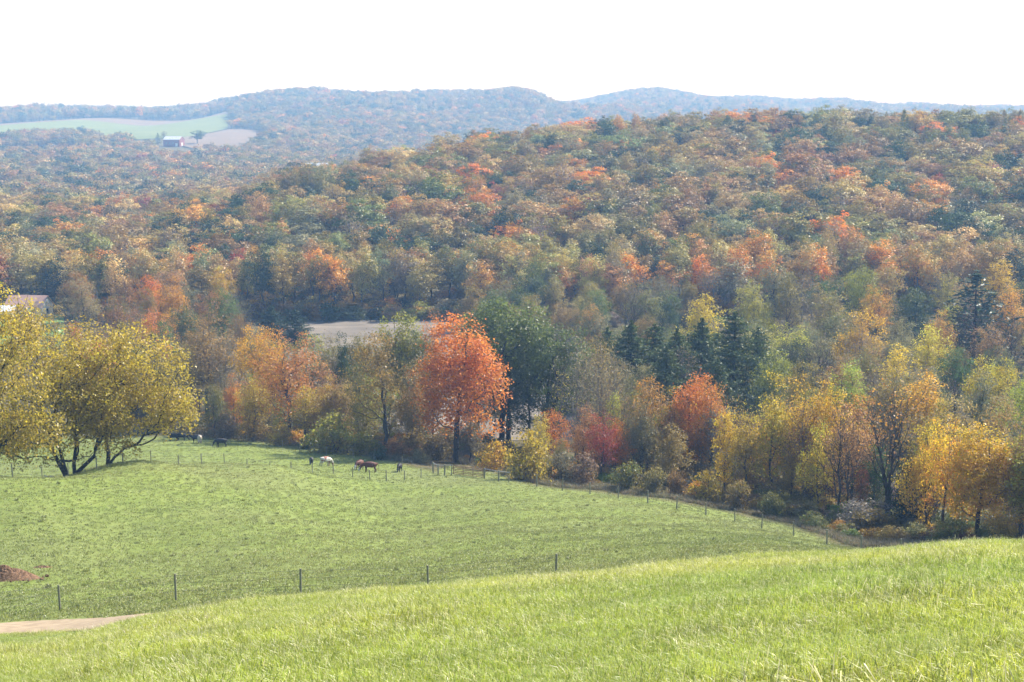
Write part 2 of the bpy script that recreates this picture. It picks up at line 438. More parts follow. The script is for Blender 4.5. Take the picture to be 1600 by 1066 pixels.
def lobes(rg, n, c, rad, base, low=0.0, k=11, lobe=.42, shell=.62):
    """attractor points of a crown: several leafy lobes on an uneven ellipsoid"""
    d = unit(rg.normal(size=(k * 6, 3))); d[:, 2] = d[:, 2] * .95 + .02; d = unit(d)
    keep = [0]
    for i in range(1, len(d)):
        if min(np.linalg.norm(d[i] - d[j]) for j in keep) > 1.5 / math.sqrt(k) * 1.15: keep.append(i)
        if len(keep) >= k: break
    d = d[keep]; lr = rg.uniform(.75, 1.2, len(d))
    pts = []
    for i in range(len(d)):
        m = int(n / len(d) * lr[i] ** 2) + 1
        q = unit(rg.normal(size=(m, 3))) * (rg.uniform(.15, 1, (m, 1)) ** .45) * lobe * lr[i]
        pts.append(d[i] * shell * rg.uniform(.85, 1.12) + q)
    q = unit(rg.normal(size=(n // 5, 3))) * rg.uniform(.1, .6, (n // 5, 1)); pts.append(q)
    p = np.concatenate(pts) * np.array(rad) + np.array(c)
    p = p[p[:, 2] > base]
    return p

def grow(rg, polys, attr, alpha=.35, minz=0.0):
    P = []; par = []; plen = []
    for pl in polys:
        pl = [np.array(q, float) for q in pl]
        if not P: P.append(pl[0]); par.append(-1); plen.append(0.0); prev = 0
        else:
            D = np.linalg.norm(np.array(P) - pl[0], axis=1); prev = int(np.argmin(D))
            if D[prev] > .6 and pl[0][2] < .3:
                P.append(pl[0]); par.append(-1); plen.append(0.0); prev = len(P) - 1
        for q in pl[1:]:
            P.append(q); par.append(prev); plen.append(plen[prev] + np.linalg.norm(q - P[prev])); prev = len(P) - 1
    A = np.asarray(attr, float); n = len(A); n0 = len(P)
    P = np.array(P); par = list(par); plen = np.array(plen)
    pen = np.where(P[:, 2] < minz, 50.0, 0.0)
    D = np.linalg.norm(A[:, None] - P[None], axis=2)
    # prefer branches that rise away from the stem
    up = (A[:, None, 2] - P[None, :, 2]); cost = D + alpha * plen[None] + pen[None] + np.where(up < 0, -up * .9, 0)
    best = cost.min(1); bi = cost.argmin(1); done = np.zeros(n, bool); outP = [P]; allP = list(P); pl = list(plen)
    for _ in range(n):
        k = int(np.argmin(np.where(done, 1e9, best))); done[k] = True
        pi = int(bi[k]); par.append(pi); allP.append(A[k]); L = pl[pi] + np.linalg.norm(A[k] - allP[pi]); pl.append(L)
        c = np.linalg.norm(A - A[k], axis=1) + alpha * L + np.where(A[:, 2] < A[k][2], (A[k][2] - A[:, 2]) * .9, 0)
        upd = c < best; best = np.where(upd, c, best); bi = np.where(upd, len(allP) - 1, bi)
    return np.array(allP), np.array(par), n0

def tubes(P, par, r, rg, wig=.07):
    n = len(P); kids = np.zeros(n, int); big = {}
    for i in range(n):
        p = par[i]
        if p >= 0 and (p not in big or r[i] > r[big[p]]): big[p] = i
    idx = np.array([i for i in range(n) if par[i] >= 0]); pa = par[idx]
    a = P[pa]; b = P[idx]; rb = r[idx]
    ra = np.array([r[p] if big[p] == i else min(r[p], r[i] * 1.25) for i, p in zip(idx, pa)])
    L = np.linalg.norm(b - a, axis=1, keepdims=True)
    mid = (a + b) / 2 + rg.normal(size=a.shape) * L * wig + np.array([0, 0, -.04]) * L
    Vs = []; Qs = []; base = 0
    for k, sel in ((6, rb > .045), (3, rb <= .045)):
        if not sel.any(): continue
        rings = []
        for c, d, rr in ((a, mid - a, ra), (mid, b - a, (ra + rb) / 2), (b, b - mid, rb)):
            c = c[sel]; d = unit(d[sel]); rr = rr[sel][:, None, None]
            e = unit(np.cross(d, np.where(np.abs(d[:, 2:3]) < .9, np.array([[0, 0, 1.]]), np.array([[1., 0, 0]])))); g = np.cross(d, e)
            an = 2 * np.pi * np.arange(k) / k
            rings.append(c[:, None] + rr * (e[:, None] * np.cos(an)[None, :, None] + g[:, None] * np.sin(an)[None, :, None]))
        R = np.stack(rings, 1); m = R.shape[0]; V = R.reshape(-1, 3)
        o = base + np.arange(m)[:, None, None] * 3 * k + np.arange(2)[None, :, None] * k; j = np.arange(k)[None, None, :]; j2 = (j + 1) % k
        Q = np.stack([o + j, o + j2, o + k + j2, o + k + j], -1).reshape(-1, 4)
        Vs.append(V); Qs.append(Q); base += len(V)
    return np.concatenate(Vs), np.concatenate(Qs)

def leaf_quads(rg, C, size, asp=.62, up=.35, out=None, ow=.8):
    n = len(C); nrm = rg.normal(size=(n, 3)); nrm[:, 2] += up * 2
    if out is not None: nrm += out * ow
    nrm = unit(nrm); t = unit(np.cross(nrm, rg.normal(size=(n, 3)))); b = np.cross(nrm, t)
    s = (size * rg.uniform(.6, 1.35, n))[:, None]
    V = np.stack([C - t * s * .5, C + b * s * asp * .5 + nrm * s * .1, C + t * s * .5, C - b * s * asp * .5 + nrm * s * .1], 1).reshape(-1, 3)
    return V, np.arange(4 * n).reshape(-1, 4)

def make_tree(name, seed, Ht, rad, cz, base, nattr, nleaf, lsize, trunk_r, polys=None, k=11, lobe=.42, bark='bark', minz=None,
              sig=.5, lean=0.0, tip=.012, attr=None, topfrac=.86, alpha=.35, gaps=3, shell=.62, ow=.8, egg=0.0, leafmat='leaf'):
    rg = np.random.default_rng(seed)
    if polys is None:
        pts = [(0, 0, -.3)]; x = y = 0.0; ang = rg.uniform(0, 6.28)
        for q in np.linspace(.1, topfrac, 9):
            x += math.cos(ang) * lean * Ht / 9 + rg.normal() * .012 * Ht; y += math.sin(ang) * lean * Ht / 9 + rg.normal() * .012 * Ht
            pts.append((x, y, q * Ht))
        polys = [pts]
    if attr is None:
        attr = lobes(rg, nattr, (polys[0][-1][0] * .6, polys[0][-1][1] * .6, cz), rad, base, k=k, lobe=lobe, shell=shell)
        for _ in range(gaps):
            g = unit(rg.normal(size=3)) * np.array(rad) * .75 + np.array([0, 0, cz]); attr = attr[np.linalg.norm((attr - g) / np.array(rad), axis=1) > .3]
    if egg:
        hn = np.clip((attr[:, 2] - base) / (Ht - base), 0, 1); f = 1.12 - egg * hn ** 1.6; attr = attr * np.stack([f, f, np.ones_like(f)], -1)
    P, par, n0 = grow(rg, polys, attr, alpha, base * .8 if minz is None else minz)
    n = len(P); tips = np.zeros(n); haskid = np.zeros(n, bool)
    for i in range(n):
        if par[i] >= 0: haskid[par[i]] = True
    tips[~haskid] = 1
    for i in range(n - 1, -1, -1):
        if par[i] >= 0: tips[par[i]] += tips[i]
    p = math.log(max(tips.max(), 3)) / math.log(trunk_r / tip); r = tip * np.maximum(tips, 1) ** (1 / p)
    TV, TQ = tubes(P, par, r, rg)
    A = P[n0:]; trunk = mesh_quads(name + '_trunk', TV, TQ, [M[bark]], smooth=True)
    if nleaf:
        w = np.where(haskid[n0:], .45, 1.0); cnt = rg.multinomial(nleaf, w / w.sum())
        ci = np.repeat(np.arange(len(A)), cnt)
        C = A[ci] + rg.normal(size=(len(ci), 3)) * sig * np.array([1, 1, .75])
        cen = np.array([0, 0, cz]); out = unit((C - cen) / np.array(rad))
        LV, LQ = leaf_quads(rg, C, lsize, out=out, ow=ow)
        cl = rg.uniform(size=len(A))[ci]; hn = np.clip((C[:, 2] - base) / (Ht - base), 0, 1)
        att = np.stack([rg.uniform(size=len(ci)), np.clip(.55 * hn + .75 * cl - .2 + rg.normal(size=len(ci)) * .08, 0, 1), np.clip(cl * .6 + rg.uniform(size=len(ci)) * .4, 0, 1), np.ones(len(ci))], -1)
    else:
        LV, LQ, att = np.zeros((0, 3)), np.zeros((0, 4), int), np.zeros((0, 4))
    return dict(name=name, trunk=trunk, TV=TV, TQ=TQ, LV=LV, LQ=LQ, att=att, H=Ht, W=2 * max(rad[0], rad[1]) * (shell + lobe * .85), leafmat=leafmat, bark=bark)

def make_pine(name, seed, Ht, W, base, lsize, dens=1.0, irregular=.3, bark='bark_dark'):
    rg = np.random.default_rng(seed); mb_v = []; P = [(0, 0, -.3)] + [(rg.normal() * .05, rg.normal() * .05, q * Ht) for q in np.linspace(.08, .98, 14)]
    par = [-1] + list(range(14)); P = list(map(np.array, P)); r = [max(.02, .018 * Ht * (1 - q * .95)) for q in np.linspace(0, 1, 15)]
    C = []; hs = np.arange(base, Ht * .97, .62 * Ht / 15)
    for h in hs:
        q = (h - base) / (Ht - base); nb = rg.integers(4, 7); a0 = rg.uniform(0, 6.28)
        for b in range(nb):
            L = (W / 2) * (1 - q ** 1.9) * rg.uniform(1 - irregular, 1 + irregular * .6) + .25; a = a0 + b * 6.283 / nb + rg.normal() * .25
            j = int(np.argmin([abs(p[2] - h) for p in P[:15]])); s = np.array([0, 0, h]); d = np.array([math.cos(a), math.sin(a), 0])
            m = s + d * L * .5 + np.array([0, 0, -.02 * L]); e = s + d * L + np.array([0, 0, .10 * L * (1 - q) + .25 * L * q])
            P += [s, m, e]; k = len(P) - 3; par += [j, k, k + 1]; rr = .012 + .012 * L; r += [rr, rr * .7, .012]
            for t in np.arange(.25, 1.02, .32 / max(L, .5)):
                c = s + (m - s) * 2 * t if t < .5 else m + (e - m) * (2 * t - 1)
                wd = .16 + .22 * L * (1 - abs(t - .6))
                for _ in range(int(rg.integers(4, 7) * dens)): C.append(c + rg.normal(size=3) * np.array([wd * .7, wd * .7, .13]))
    for _ in range(int(30 * dens)): C.append(np.array([rg.normal() * .12, rg.normal() * .12, Ht * rg.uniform(.93, 1.01)]))
    C = np.array(C); P = np.array(P); TV, TQ = tubes(P, np.array(par), np.array(r), rg, .02)
    LV, LQ = leaf_quads(rg, C, lsize, .36, .6); n = len(C)
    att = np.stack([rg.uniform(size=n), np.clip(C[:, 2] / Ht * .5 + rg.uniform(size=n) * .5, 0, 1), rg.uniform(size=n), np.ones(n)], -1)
    return dict(name=name, trunk=mesh_quads(name + '_trunk', TV, TQ, [M[bark]], smooth=True), TV=TV, TQ=TQ, LV=LV, LQ=LQ, att=att, H=Ht, W=W, leafmat='needle', bark=bark)

PR = {}
def reg(key, p): PR.setdefault(key, []).append(p)
for s in range(3):
    reg('maple', make_tree('maple', 10 + s, 16, (4.6, 4.6, 7.2), 8.5, 1.6, 360, 13000, .26, .24, k=19, sig=.46, gaps=1, topfrac=.97, minz=2.0, egg=.55))
    reg('round', make_tree('round', 20 + s, 15, (5.6, 5.6, 6.0), 8.6, 2.0, 320, 9500, .26, .28, k=12, sig=.5, gaps=3))
    reg('airy', make_tree('airy', 30 + s, 16, (4.4, 4.4, 6.8), 9.0, 2.2, 330, 5800, .25, .24, k=10, sig=.42, gaps=4, lean=.06))
    reg('bushy', make_tree('bushy', 40 + s, 13, (3.8, 3.8, 6.2), 7.0, 1.5, egg=.35, nattr=290, nleaf=6600, lsize=.24, trunk_r=.17, k=14, sig=.40, gaps=6, minz=1.4))
    reg('young', make_tree('young', 50 + s, 12, (2.5, 2.5, 5.6), 6.6, 1.0, 180, 4200, .23, .12, k=11, sig=.32, gaps=4, minz=1.2))
for s in range(2):
    reg('oak', make_tree('oak', 60 + s, 18, (6.4, 6.4, 8.4), 9.4, 1.6, 420, 19000, .28, .30, polys=[[(0, 0, -.3), (-.3, 0, 3), (-1.0, .3, 7), (-1.6, .2, 11), (-1.9, 0, 14.5)], [(.9, .3, 0), (1.2, .3, 3), (1.5, .2, 6.5), (1.2, -.2, 10.5), (.9, 0, 15)], [(2.0, .5, 0), (2.5, .5, 2.6), (3.6, .3, 6), (4.2, .2, 9.5)], [(-1.6, .6, 0), (-2.0, .5, 3), (-3.2, .5, 6.5), (-4.0, .3, 9.5)]], minz=2.2, k=22, lobe=.33, sig=.46, bark='bark_dark', gaps=2, shell=.7, ow=1.3))
    reg('bare', make_tree('bare', 70 + s, 15, (4.8, 4.8, 6.6), 9.0, 2.6, 620, 420, .24, .20, k=12, sig=.4, alpha=.5, tip=.016, gaps=1))
    reg('grey', make_tree('grey', 75 + s, 15, (4.2, 4.2, 6.4), 8.6, 2.0, 480, 1900, .22, .18, k=12, sig=.5, alpha=.45, tip=.015, gaps=1, bark='bark_pale'))
    reg('pine', make_pine('pine', 80 + s, 16, 8.6, 1.2, .46, 2.8, .6))
    reg('shrub', make_tree('shrub', 90 + s, 3.4, (2.3, 2.3, 2.1), 1.15, .02, 170, 2600, .22, .06, k=12, lobe=.38, sig=.26, polys=[[(0, 0, -.1), (.1, 0, .5), (.25, .1, 1.6)], [(0, 0, 0), (-.3, .1, .6), (-.6, .2, 1.5)], [(0, 0, 0), (.1, -.3, .7), (.2, -.7, 1.5)]], gaps=0, minz=.1))
    reg('snag', make_tree('snag', 95 + s, 16, (1.6, 1.6, 6.2), 9.4, 3.4, 90, 240, .26, .15, k=9, sig=.3, bark='bark_pale', gaps=0))
# fan-shaped bare tree with many stems
def fan_polys(rg, n, Ht):
    P = [[(0, 0, -.3), (.05, 0, 1.2), (.05, 0, 2.6)]]
    for i in range(n):
        a = rg.uniform(0, 6.28); q = rg.uniform(.12, .42) * Ht; s = rg.uniform(1.4, 3.2); top = Ht * rg.uniform(.72, .97); pts = []
        for t in np.linspace(0, 1, 7):
            w = t ** 1.25; pts.append((math.cos(a) * q * w + rg.normal() * .06, math.sin(a) * q * w + rg.normal() * .06, s + (top - s) * t))
        P.append([(.05, 0, 2.6 if s > 1.9 else 1.2)] + pts[1:])
    return P
_rg = np.random.default_rng(5)
reg('fan', make_tree('fan', 100, 15, (5.4, 5.4, 6.2), 9.2, 3.0, 520, 520, .3, .34, polys=fan_polys(_rg, 15, 15), k=14, sig=.4, tip=.013, alpha=.6, bark='bark'))
# forest trees for the ridge and the valley
for s in range(5):
    reg('crown', make_tree('crown', 110 + s, 16, (5.8, 5.8, 5.8), 9.6, 2.4, 130, 4400, .44, .26, k=8 + s, lobe=.45, sig=.46, gaps=1, shell=.58, ow=1.7, leafmat='canopy'))
for s in range(3):
    reg('tall', make_tree('tall', 120 + s, 18, (4.2, 4.2, 7.0), 11.0, 3.6, 130, 3200, .44, .24, k=12, sig=.52, gaps=2, ow=1.3, leafmat='canopy'))
for s in range(2):
    reg('thin', make_tree('thin', 130 + s, 16, (4.8, 4.8, 6.0), 9.8, 3.2, 200, 900, .46, .24, k=11, sig=.6, gaps=2, tip=.02, leafmat='canopy'))
    reg('fir', make_pine('fir', 140 + s, 17, 8.0, 2.4, .8, .45, .35))
for s in range(4):
    reg('far', make_tree('far', 150 + s, 15, (6.0, 6.0, 5.6), 9.2, 2.4, 50, 620, 1.05, .3, k=10, sig=.85, gaps=1, tip=.05, ow=1.6, leafmat='canopy'))
reg('farfir', make_pine('farfir', 160, 15, 7.0, 1.6, 1.3, .2, .3))

def crown_mesh(p):
    if 'crown' not in p:
        p['crown'] = mesh_quads(p['name'] + '_crown', p['LV'], p['LQ'], [M[p['leafmat']]], {'leafv': p['att']})
    return p['crown']
def whole_mesh(p):
    V = np.concatenate([p['TV'], p['LV']]); Q = np.concatenate([p['TQ'], p['LQ'] + len(p['TV'])])
    att = np.concatenate([np.tile([.5, .5, .5, 1], (len(p['TQ']), 1)), p['att']]); mi = np.r_[np.zeros(len(p['TQ'])), np.ones(len(p['LQ']))]
    return mesh_quads(p['name'] + '_whole', V, Q, [M[p['bark']], M[p['leafmat']]], {'leafv': att}, mi)

C_ = dict(olive=(.25, .205, .048), yellow=(.62, .44, .04), gold=(.58, .34, .04), orange=(.58, .26, .035), flame=(.66, .205, .04), red=(.36, .065, .04),
          rust=(.35, .205, .06), tan=(.38, .27, .09), brown=(.25, .18, .07), sage=(.24, .22, .095), dark=(.05, .08, .028), green=(.125, .165, .04),
          lime=(.34, .34, .045), grey=(.21, .185, .14), pink=(.40, .19, .085), straw=(.45, .34, .13), pineg=(.035, .058, .022), bluegreen=(.05, .085, .05),
          willow_low=(.33, .27, .05), willow_top=(.62, .45, .05), mauve=(.25, .16, .13), crimson=(.30, .075, .05))
def rgba(c): return [float(c[0]), float(c[1]), float(c[2]), 1.0]
def jit(rg, c, h=.12, v=.16):
    c = np.array(c) * (1 + rg.normal() * v); return tuple(np.clip(c * (1 + rg.normal(size=3) * h), .01, .9))

NTREE = 0
def plant(name, proto, x, y, Ht, Wt, tint, tint2, label, group=None, cat='tree', rz=None, sink=0.12, rg=RNG):
    global NTREE; NTREE += 1
    z = float(H(x, y))
    t = empty(name, (x, y, z - sink), label, cat, group, rg.uniform(0, 6.28) if rz is None else rz)
    s = Ht / proto['H']; w = Wt / proto['W']; t.scale = (w, w, s)
    obj('trunk', proto['trunk'], t)
    c = obj('crown', crown_mesh(proto), t); c['tint'] = rgba(tint); c['tint2'] = rgba(tint2)
    return t

def tree_px(name, key, u, y, vtop, wpx, t1, t2, label, group=None, i=None, cat='tree', rz=None):
    if y < 236 and u > 835:
        y = y + float(np.interp(u, [835, 950, 1100, 1300, 1400, 1500, 1650], [6, 13, 22, 27, 20, 11, 8])) * (.95 if key == 'shrub' else 1.0)
    x, _, z = at(u, y); ztop = CAMZ - tandep(vtop) * y; Ht = max(1.0, ztop - z); W = wpx / F * y * 1.02
    pr = PR[key]; p = pr[(i if i is not None else RNG.integers(len(pr))) % len(pr)]
    return plant(name, p, x, y, Ht, W, C_[t1] if isinstance(t1, str) else t1, C_[t2] if isinstance(t2, str) else t2, label, group, cat, rz)

# ------------------------------------------------------------------ the big yellow trees by the left fence (custom skeletons)
def big_tree(name, u, y, label, polys, crowns, nattr, nleaf, seed, trunk_r, t1, t2, lsize=.30, sz=1.16):
    rg = np.random.default_rng(seed); x, _, z = at(u, y); A = []
    for (c, rad, m, kk) in crowns: A.append(lobes(rg, m, c, rad, .8, k=int(kk * 1.7), lobe=.28, shell=.74))
    A = np.concatenate(A)
    p = make_tree(name, seed, 17, (8, 8, 8), 9, 1.0, 0, nleaf, lsize, trunk_r, polys=polys, bark='bark_dark', attr=A, sig=.42, minz=1.6, tip=.014, alpha=.3)
    t = empty(name, (x, y, z - .1), label, 'tree'); t.scale = (1.16, 1.16, sz); obj('trunk', p['trunk'], t)
    c = obj('crown', crown_mesh(p), t); c['tint'] = rgba(C_[t1]); c['tint2'] = rgba(C_[t2]); return t
# 1 px is about 0.068 m at 165 m
big_tree('willow_tree', -22, 150, 'spreading yellow tree at the pasture fence with one long limb leaning over the wire', [
    [(0, 0, -.3), (.2, 0, 1.6), (.5, .1, 3.4), (.9, .2, 5.5), (1.2, 0, 8), (1.6, .2, 11), (2.2, .1, 14)],
    [(.2, 0, 1.6), (1.4, 0, 2.6), (2.6, .3, 3.6), (3.6, .5, 4.9), (4.9, .6, 5.4)], [(.5, .1, 3.4), (-1.6, .2, 5.6), (-3.2, .4, 8.2)], [(1.2, 0, 8), (2.6, .3, 10.5), (3.6, .2, 12.8), (4.2, .2, 14.0)]],
    [((-.6, 0, 7.0), (7.6, 5, 7.0), 350, 17), ((1.6, .3, 11.5), (4.2, 3, 3.6), 120, 9), ((3.6, .3, 3.9), (3.2, 2.5, 2.0), 70, 7)], 0, 12500, 201, .30, 'willow_low', 'willow_top', .24, 1.3)
big_tree('willow_tree', 104, 160, 'many stemmed yellow tree with two dark trunks forking in a V behind the fence posts', [
    [(0, 0, -.3), (-.7, 0, 1.5), (-1.3, .1, 3.0), (-1.6, .1, 4.6), (-2.0, 0, 6.6), (-2.6, .2, 9.5), (-2.4, .2, 12.5)],
    [(.15, 0, 0), (-.3, 0, 1.6), (-.8, 0, 3.4), (-1.1, .1, 5), (-.4, .2, 7.4), (.2, .2, 10), (.5, 0, 13.5)],
    [(-1.3, .1, 3.0), (-2.2, .2, 3.3), (-2.9, .2, 2.6), (-3.1, .2, 1.5), (-4.2, .3, 1.3)],
    [(-1.1, .1, 5), (-3, .2, 5.2), (-4.8, .3, 4.5)], [(-2.0, 0, 6.6), (-4.6, .2, 7.4), (-6.4, .2, 8.2)], [(-.4, .2, 7.4), (2, .2, 8.6), (3.6, .2, 10.4)]],
    [((-1.4, .3, 7.7), (8.2, 5, 7.6), 430, 22), ((-4.2, 0, 4.8), (4.6, 3.6, 2.8), 120, 9), ((1.2, .2, 5.4), (2.6, 2.4, 2.0), 50, 6), ((-5.6, 0, 3.0), (3.0, 2.6, 1.7), 60, 6)], 0, 14500, 202, .24, 'willow_low', 'willow_top', .24)
big_tree('willow_tree', 132, 163, 'dark curved trunk with golden crown between the forked tree and the straight stem', [
    [(-.9, 0, -.3), (-.8, 0, 1.8), (-.8, 0, 3.4), (-.6, 0, 5.4), (-.2, 0, 8)],
    [(-.9, 0, .0), (.3, 0, .9), (1.1, 0, 2.2), (1.4, 0, 3.8), (1.9, .1, 5.6), (1.4, .2, 7.4), (1.8, .2, 10), (1.6, .1, 12.4)],
    [(1.9, .1, 5.6), (3.3, .2, 6.6), (3.2, .2, 8.2), (4.4, .1, 9.4)]],
    [((1.0, .3, 8.2), (5.0, 4.2, 5.4), 280, 14), ((2.2, .2, 4.2), (2.6, 2.4, 1.8), 50, 6)], 0, 9000, 203, .25, 'willow_low', 'willow_top', .24)
big_tree('willow_tree', 168, 165, 'yellow tree whose long low branch sweeps out over the grass beside the cows', [
    [(0, 0, -.3), (-.05, 0, 2.2), (.0, 0, 4.2), (-.1, 0, 6.2), (.4, .1, 8.0), (.9, .2, 10.4), (1.0, .2, 12.5)],
    [(.0, 0, .0), (.7, 0, .9), (1.6, .1, 1.75), (2.6, .2, 2.0), (3.6, .3, 2.15), (4.4, .3, 2.6), (5.0, .3, 3.4), (5.3, .3, 4.9), (5.7, .3, 6.3)],
    [(2.6, .2, 2.0), (3.4, .3, 2.9), (4.6, .3, 3.2)], [(.0, 0, 4.2), (1.1, .1, 4.9), (2.6, .2, 5.2), (3.8, .2, 5.8)],
    [(-.1, 0, 6.2), (1.6, .2, 7.6), (2.3, .2, 9.0), (3.0, .2, 10.6), (3.9, .2, 11.6)], [(1.6, .2, 7.6), (3.2, .2, 7.8), (4.4, .3, 8.8)]],
    [((1.8, .3, 7.6), (7.2, 4.8, 6.6), 390, 19), ((5.4, .3, 5.4), (3.8, 3.4, 2.6), 120, 9), ((5.0, .3, 4.0), (1.4, 1.4, 1.4), 16, 5)], 0, 13000, 204, .22, 'willow_low', 'willow_top', .24)

# ------------------------------------------------------------------ trees one can tell apart along the wood's edge
G = None
T = tree_px
T('maple_tree', 'maple', 714, 236, 478, 160, (.62, .27, .04), (.72, .235, .05), 'glowing orange red maple, full rounded crown, behind the pasture gate', i=1)
T('maple_tree', 'airy', 676, 252, 486, 60, 'rust', 'flame', 'thin reddish maple tucked behind the left shoulder of the glowing orange maple')
T('oak_tree', 'oak', 796, 262, 450, 190, (.06, .095, .03), (.20, .235, .05), 'tall dark green oak with forked trunks right behind the orange maple', i=0)  # oaks: sunlit look of the tops put into the lighter upper leaf tint
T('oak_tree', 'oak', 862, 256, 484, 130, (.06, .095, .03), (.18, .22, .05), 'lower dark green oak joined to the right flank of the tallest oak', i=1)
T('oak_tree', 'bushy', 832, 258, 575, 105, (.06, .095, .03), (.15, .19, .045), 'low dark green oak filling the space under the two oaks', i=0)
T('broadleaf_tree', 'bushy', 772, 268, 590, 62, 'olive', 'tan', 'tan olive tree glimpsed between the oak trunks and orange maple', i=1)
T('broadleaf_tree', 'airy', 22, 296, 460, 100, 'olive', 'gold', 'gold flecked open tree half hiding the house front', i=0)
T('broadleaf_tree', 'airy', 84, 304, 470, 70, 'olive', 'tan', 'tan flecked open tree at the right end of the house', i=2)
T('broadleaf_tree', 'round', 50, 342, 466, 62, 'olive', 'tan', 'round tan olive tree standing before the house', i=1)
T('round_tree', 'maple', 628, 278, 478, 104, 'olive', 'lime', 'bright green topped tree rising in front of the stubble field', i=1)
T('ash_tree', 'airy', 602, 234, 498, 112, 'olive', 'rust', 'upright brown olive ash with a bare straight lower trunk behind the brown cattle', i=0)
T('broadleaf_tree', 'airy', 652, 262, 560, 80, 'olive', 'tan', 'sparse olive tree filling the gap between the straight ash and orange maple', i=2)
T('maple_tree', 'round', 408, 268, 494, 95, 'yellow', 'orange', 'yellow and orange tree left of the leaning pink crowned one', i=0)
T('maple_tree', 'airy', 455, 252, 503, 118, 'orange', 'pink', 'pink orange tree with a leaning dark trunk and open branches', i=1)
T('broadleaf_tree', 'airy', 498, 262, 548, 88, 'pink', 'tan', 'faded pinkish tree with gaps through its crown beside the leaning trunk', i=0)
T('broadleaf_tree', 'grey', 520, 292, 516, 70, 'grey', 'sage', 'grey half bare tree standing before the stubble field', i=0)
T('spruce_tree', 'young', 541, 270, 505, 36, 'dark', 'dark', 'thin dark narrow tree against the pale stubble field', i=1)
T('broadleaf_tree', 'round', 494, 284, 516, 84, 'sage', 'lime', 'pale greenish half bare tree in front of the stubble field', i=1)
T('broadleaf_tree', 'round', 534, 282, 513, 96, 'grey', 'olive', 'washed out grey olive tree below the stubble field', i=0)
T('broadleaf_tree', 'round', 576, 280, 512, 90, 'sage', 'olive', 'dusty green tree left behind the straight ash', i=2)
T('broadleaf_tree', 'round', 668, 276, 503, 90, 'olive', 'green', 'green olive tree hidden behind the left flank of the orange maple', i=2)
T('broadleaf_tree', 'bushy', 520, 250, 590, 66, 'olive', 'gold', 'golden olive tree behind the big yellow green bush', i=0)
T('broadleaf_tree', 'airy', 745, 258, 560, 90, 'sage', 'olive', 'faint green tree between the orange maple and the tall oak', i=1)
T('broadleaf_tree', 'grey', 905, 246, 524, 90, 'sage', 'grey', 'twiggy grey green tree at the right foot of the lower oak', i=0)
T('broadleaf_tree', 'airy', 940, 262, 520, 80, 'tan', 'olive', 'tan leaved tree in front of the leftmost pines', i=2)
T('broadleaf_tree', 'bushy', 560, 252, 560, 70, 'olive', 'green', 'dull green tree pressed against the left of the straight ash', i=1)
T('broadleaf_tree', 'airy', 322, 288, 474, 95, 'brown', 'rust', 'tall brown thin leaved tree beyond the black cattle', i=1)
T('broadleaf_tree', 'grey', 352, 290, 520, 74, 'sage', 'grey', 'grey green twiggy tree between the brown tree and yellow orange one', i=1)
T('sapling_tree', 'young', 365, 272, 584, 34, 'orange', 'orange', 'small bright orange sapling above the black cow', i=0)
T('broadleaf_tree', 'bushy', 296, 284, 545, 80, 'olive', 'tan', 'olive tan tree above the dark cows at the thicket', i=0)
T('broadleaf_tree', 'bushy', 250, 292, 520, 80, 'sage', 'olive', 'grey olive tree behind the long sweeping branch', i=2)
T('broadleaf_tree', 'bushy', 335, 268, 600, 56, 'green', 'olive', 'low dark olive tree beside the small orange sapling', i=1)
T('broadleaf_tree', 'bushy', 396, 258, 590, 70, 'olive', 'yellow', 'low yellow olive tree under the yellow and orange one', i=0)
T('broadleaf_tree', 'bushy', 478, 246, 600, 78, 'olive', 'yellow', 'low yellow tree at the foot of the leaning trunk', i=2)
T('broadleaf_tree', 'bushy', 640, 236, 610, 70, 'olive', 'tan', 'low olive tree under the left edge of the orange maple', i=0)
T('broadleaf_tree', 'bushy', 570, 238, 610, 60, 'olive', 'lime', 'low green yellow tree left of the straight ash trunk', i=1)
T('sapling_tree', 'young', 735, 236, 640, 46, 'grey', 'olive', 'small greyish sapling in front of the orange maple', i=1)
T('maple_tree', 'airy', 856, 226, 628, 60, 'orange', 'flame', 'small orange maple beneath the lower dark oak', i=0)
T('birch_tree', 'snag', 878, 232, 558, 36, 'lime', 'yellow', 'slim pale trunked tree with a tuft of yellow leaves by the dark oak', i=0)
T('birch_tree', 'snag', 898, 228, 540, 34, 'grey', 'sage', 'slim pale bare trunk next to the yellow tufted one', i=1)
T('broadleaf_tree', 'grey', 930, 232, 516, 88, 'grey', 'tan', 'grey leafless tree with a tan tinge on top before the pines', i=0)
T('broadleaf_tree', 'grey', 958, 222, 545, 80, 'grey', 'sage', 'grey twiggy tree right of the tan topped leafless one', i=1)
T('sumac_tree', 'airy', 938, 200, 636, 58, 'crimson', 'red', 'small crimson tree at the right hand field fence', i=1)
T('maple_tree', 'bushy', 962, 204, 650, 50, 'orange', 'flame', 'small orange tree touching the crimson one', i=2)
T('maple_tree', 'airy', 1004, 206, 568, 84, 'sage', 'orange', 'green grey tree with an orange cap in front of the pines', i=0)
T('broadleaf_tree', 'bushy', 1000, 202, 630, 62, 'sage', 'sage', 'dull grey green tree below the orange capped one', i=0)
T('maple_tree', 'round', 1070, 204, 574, 118, 'orange', 'flame', 'broad orange red maple in front of the pines', i=2)
T('maple_tree', 'airy', 1112, 198, 590, 76, 'rust', 'orange', 'rusty open maple joined to the broad orange red one', i=2)
T('broadleaf_tree', 'bushy', 1048, 192, 660, 70, 'olive', 'tan', 'low tan olive tree under the broad orange red maple', i=1)
T('poplar_tree', 'young', 1132, 184, 626, 46, 'yellow', 'yellow', 'narrow bright yellow tree right of the rusty maple', i=2)
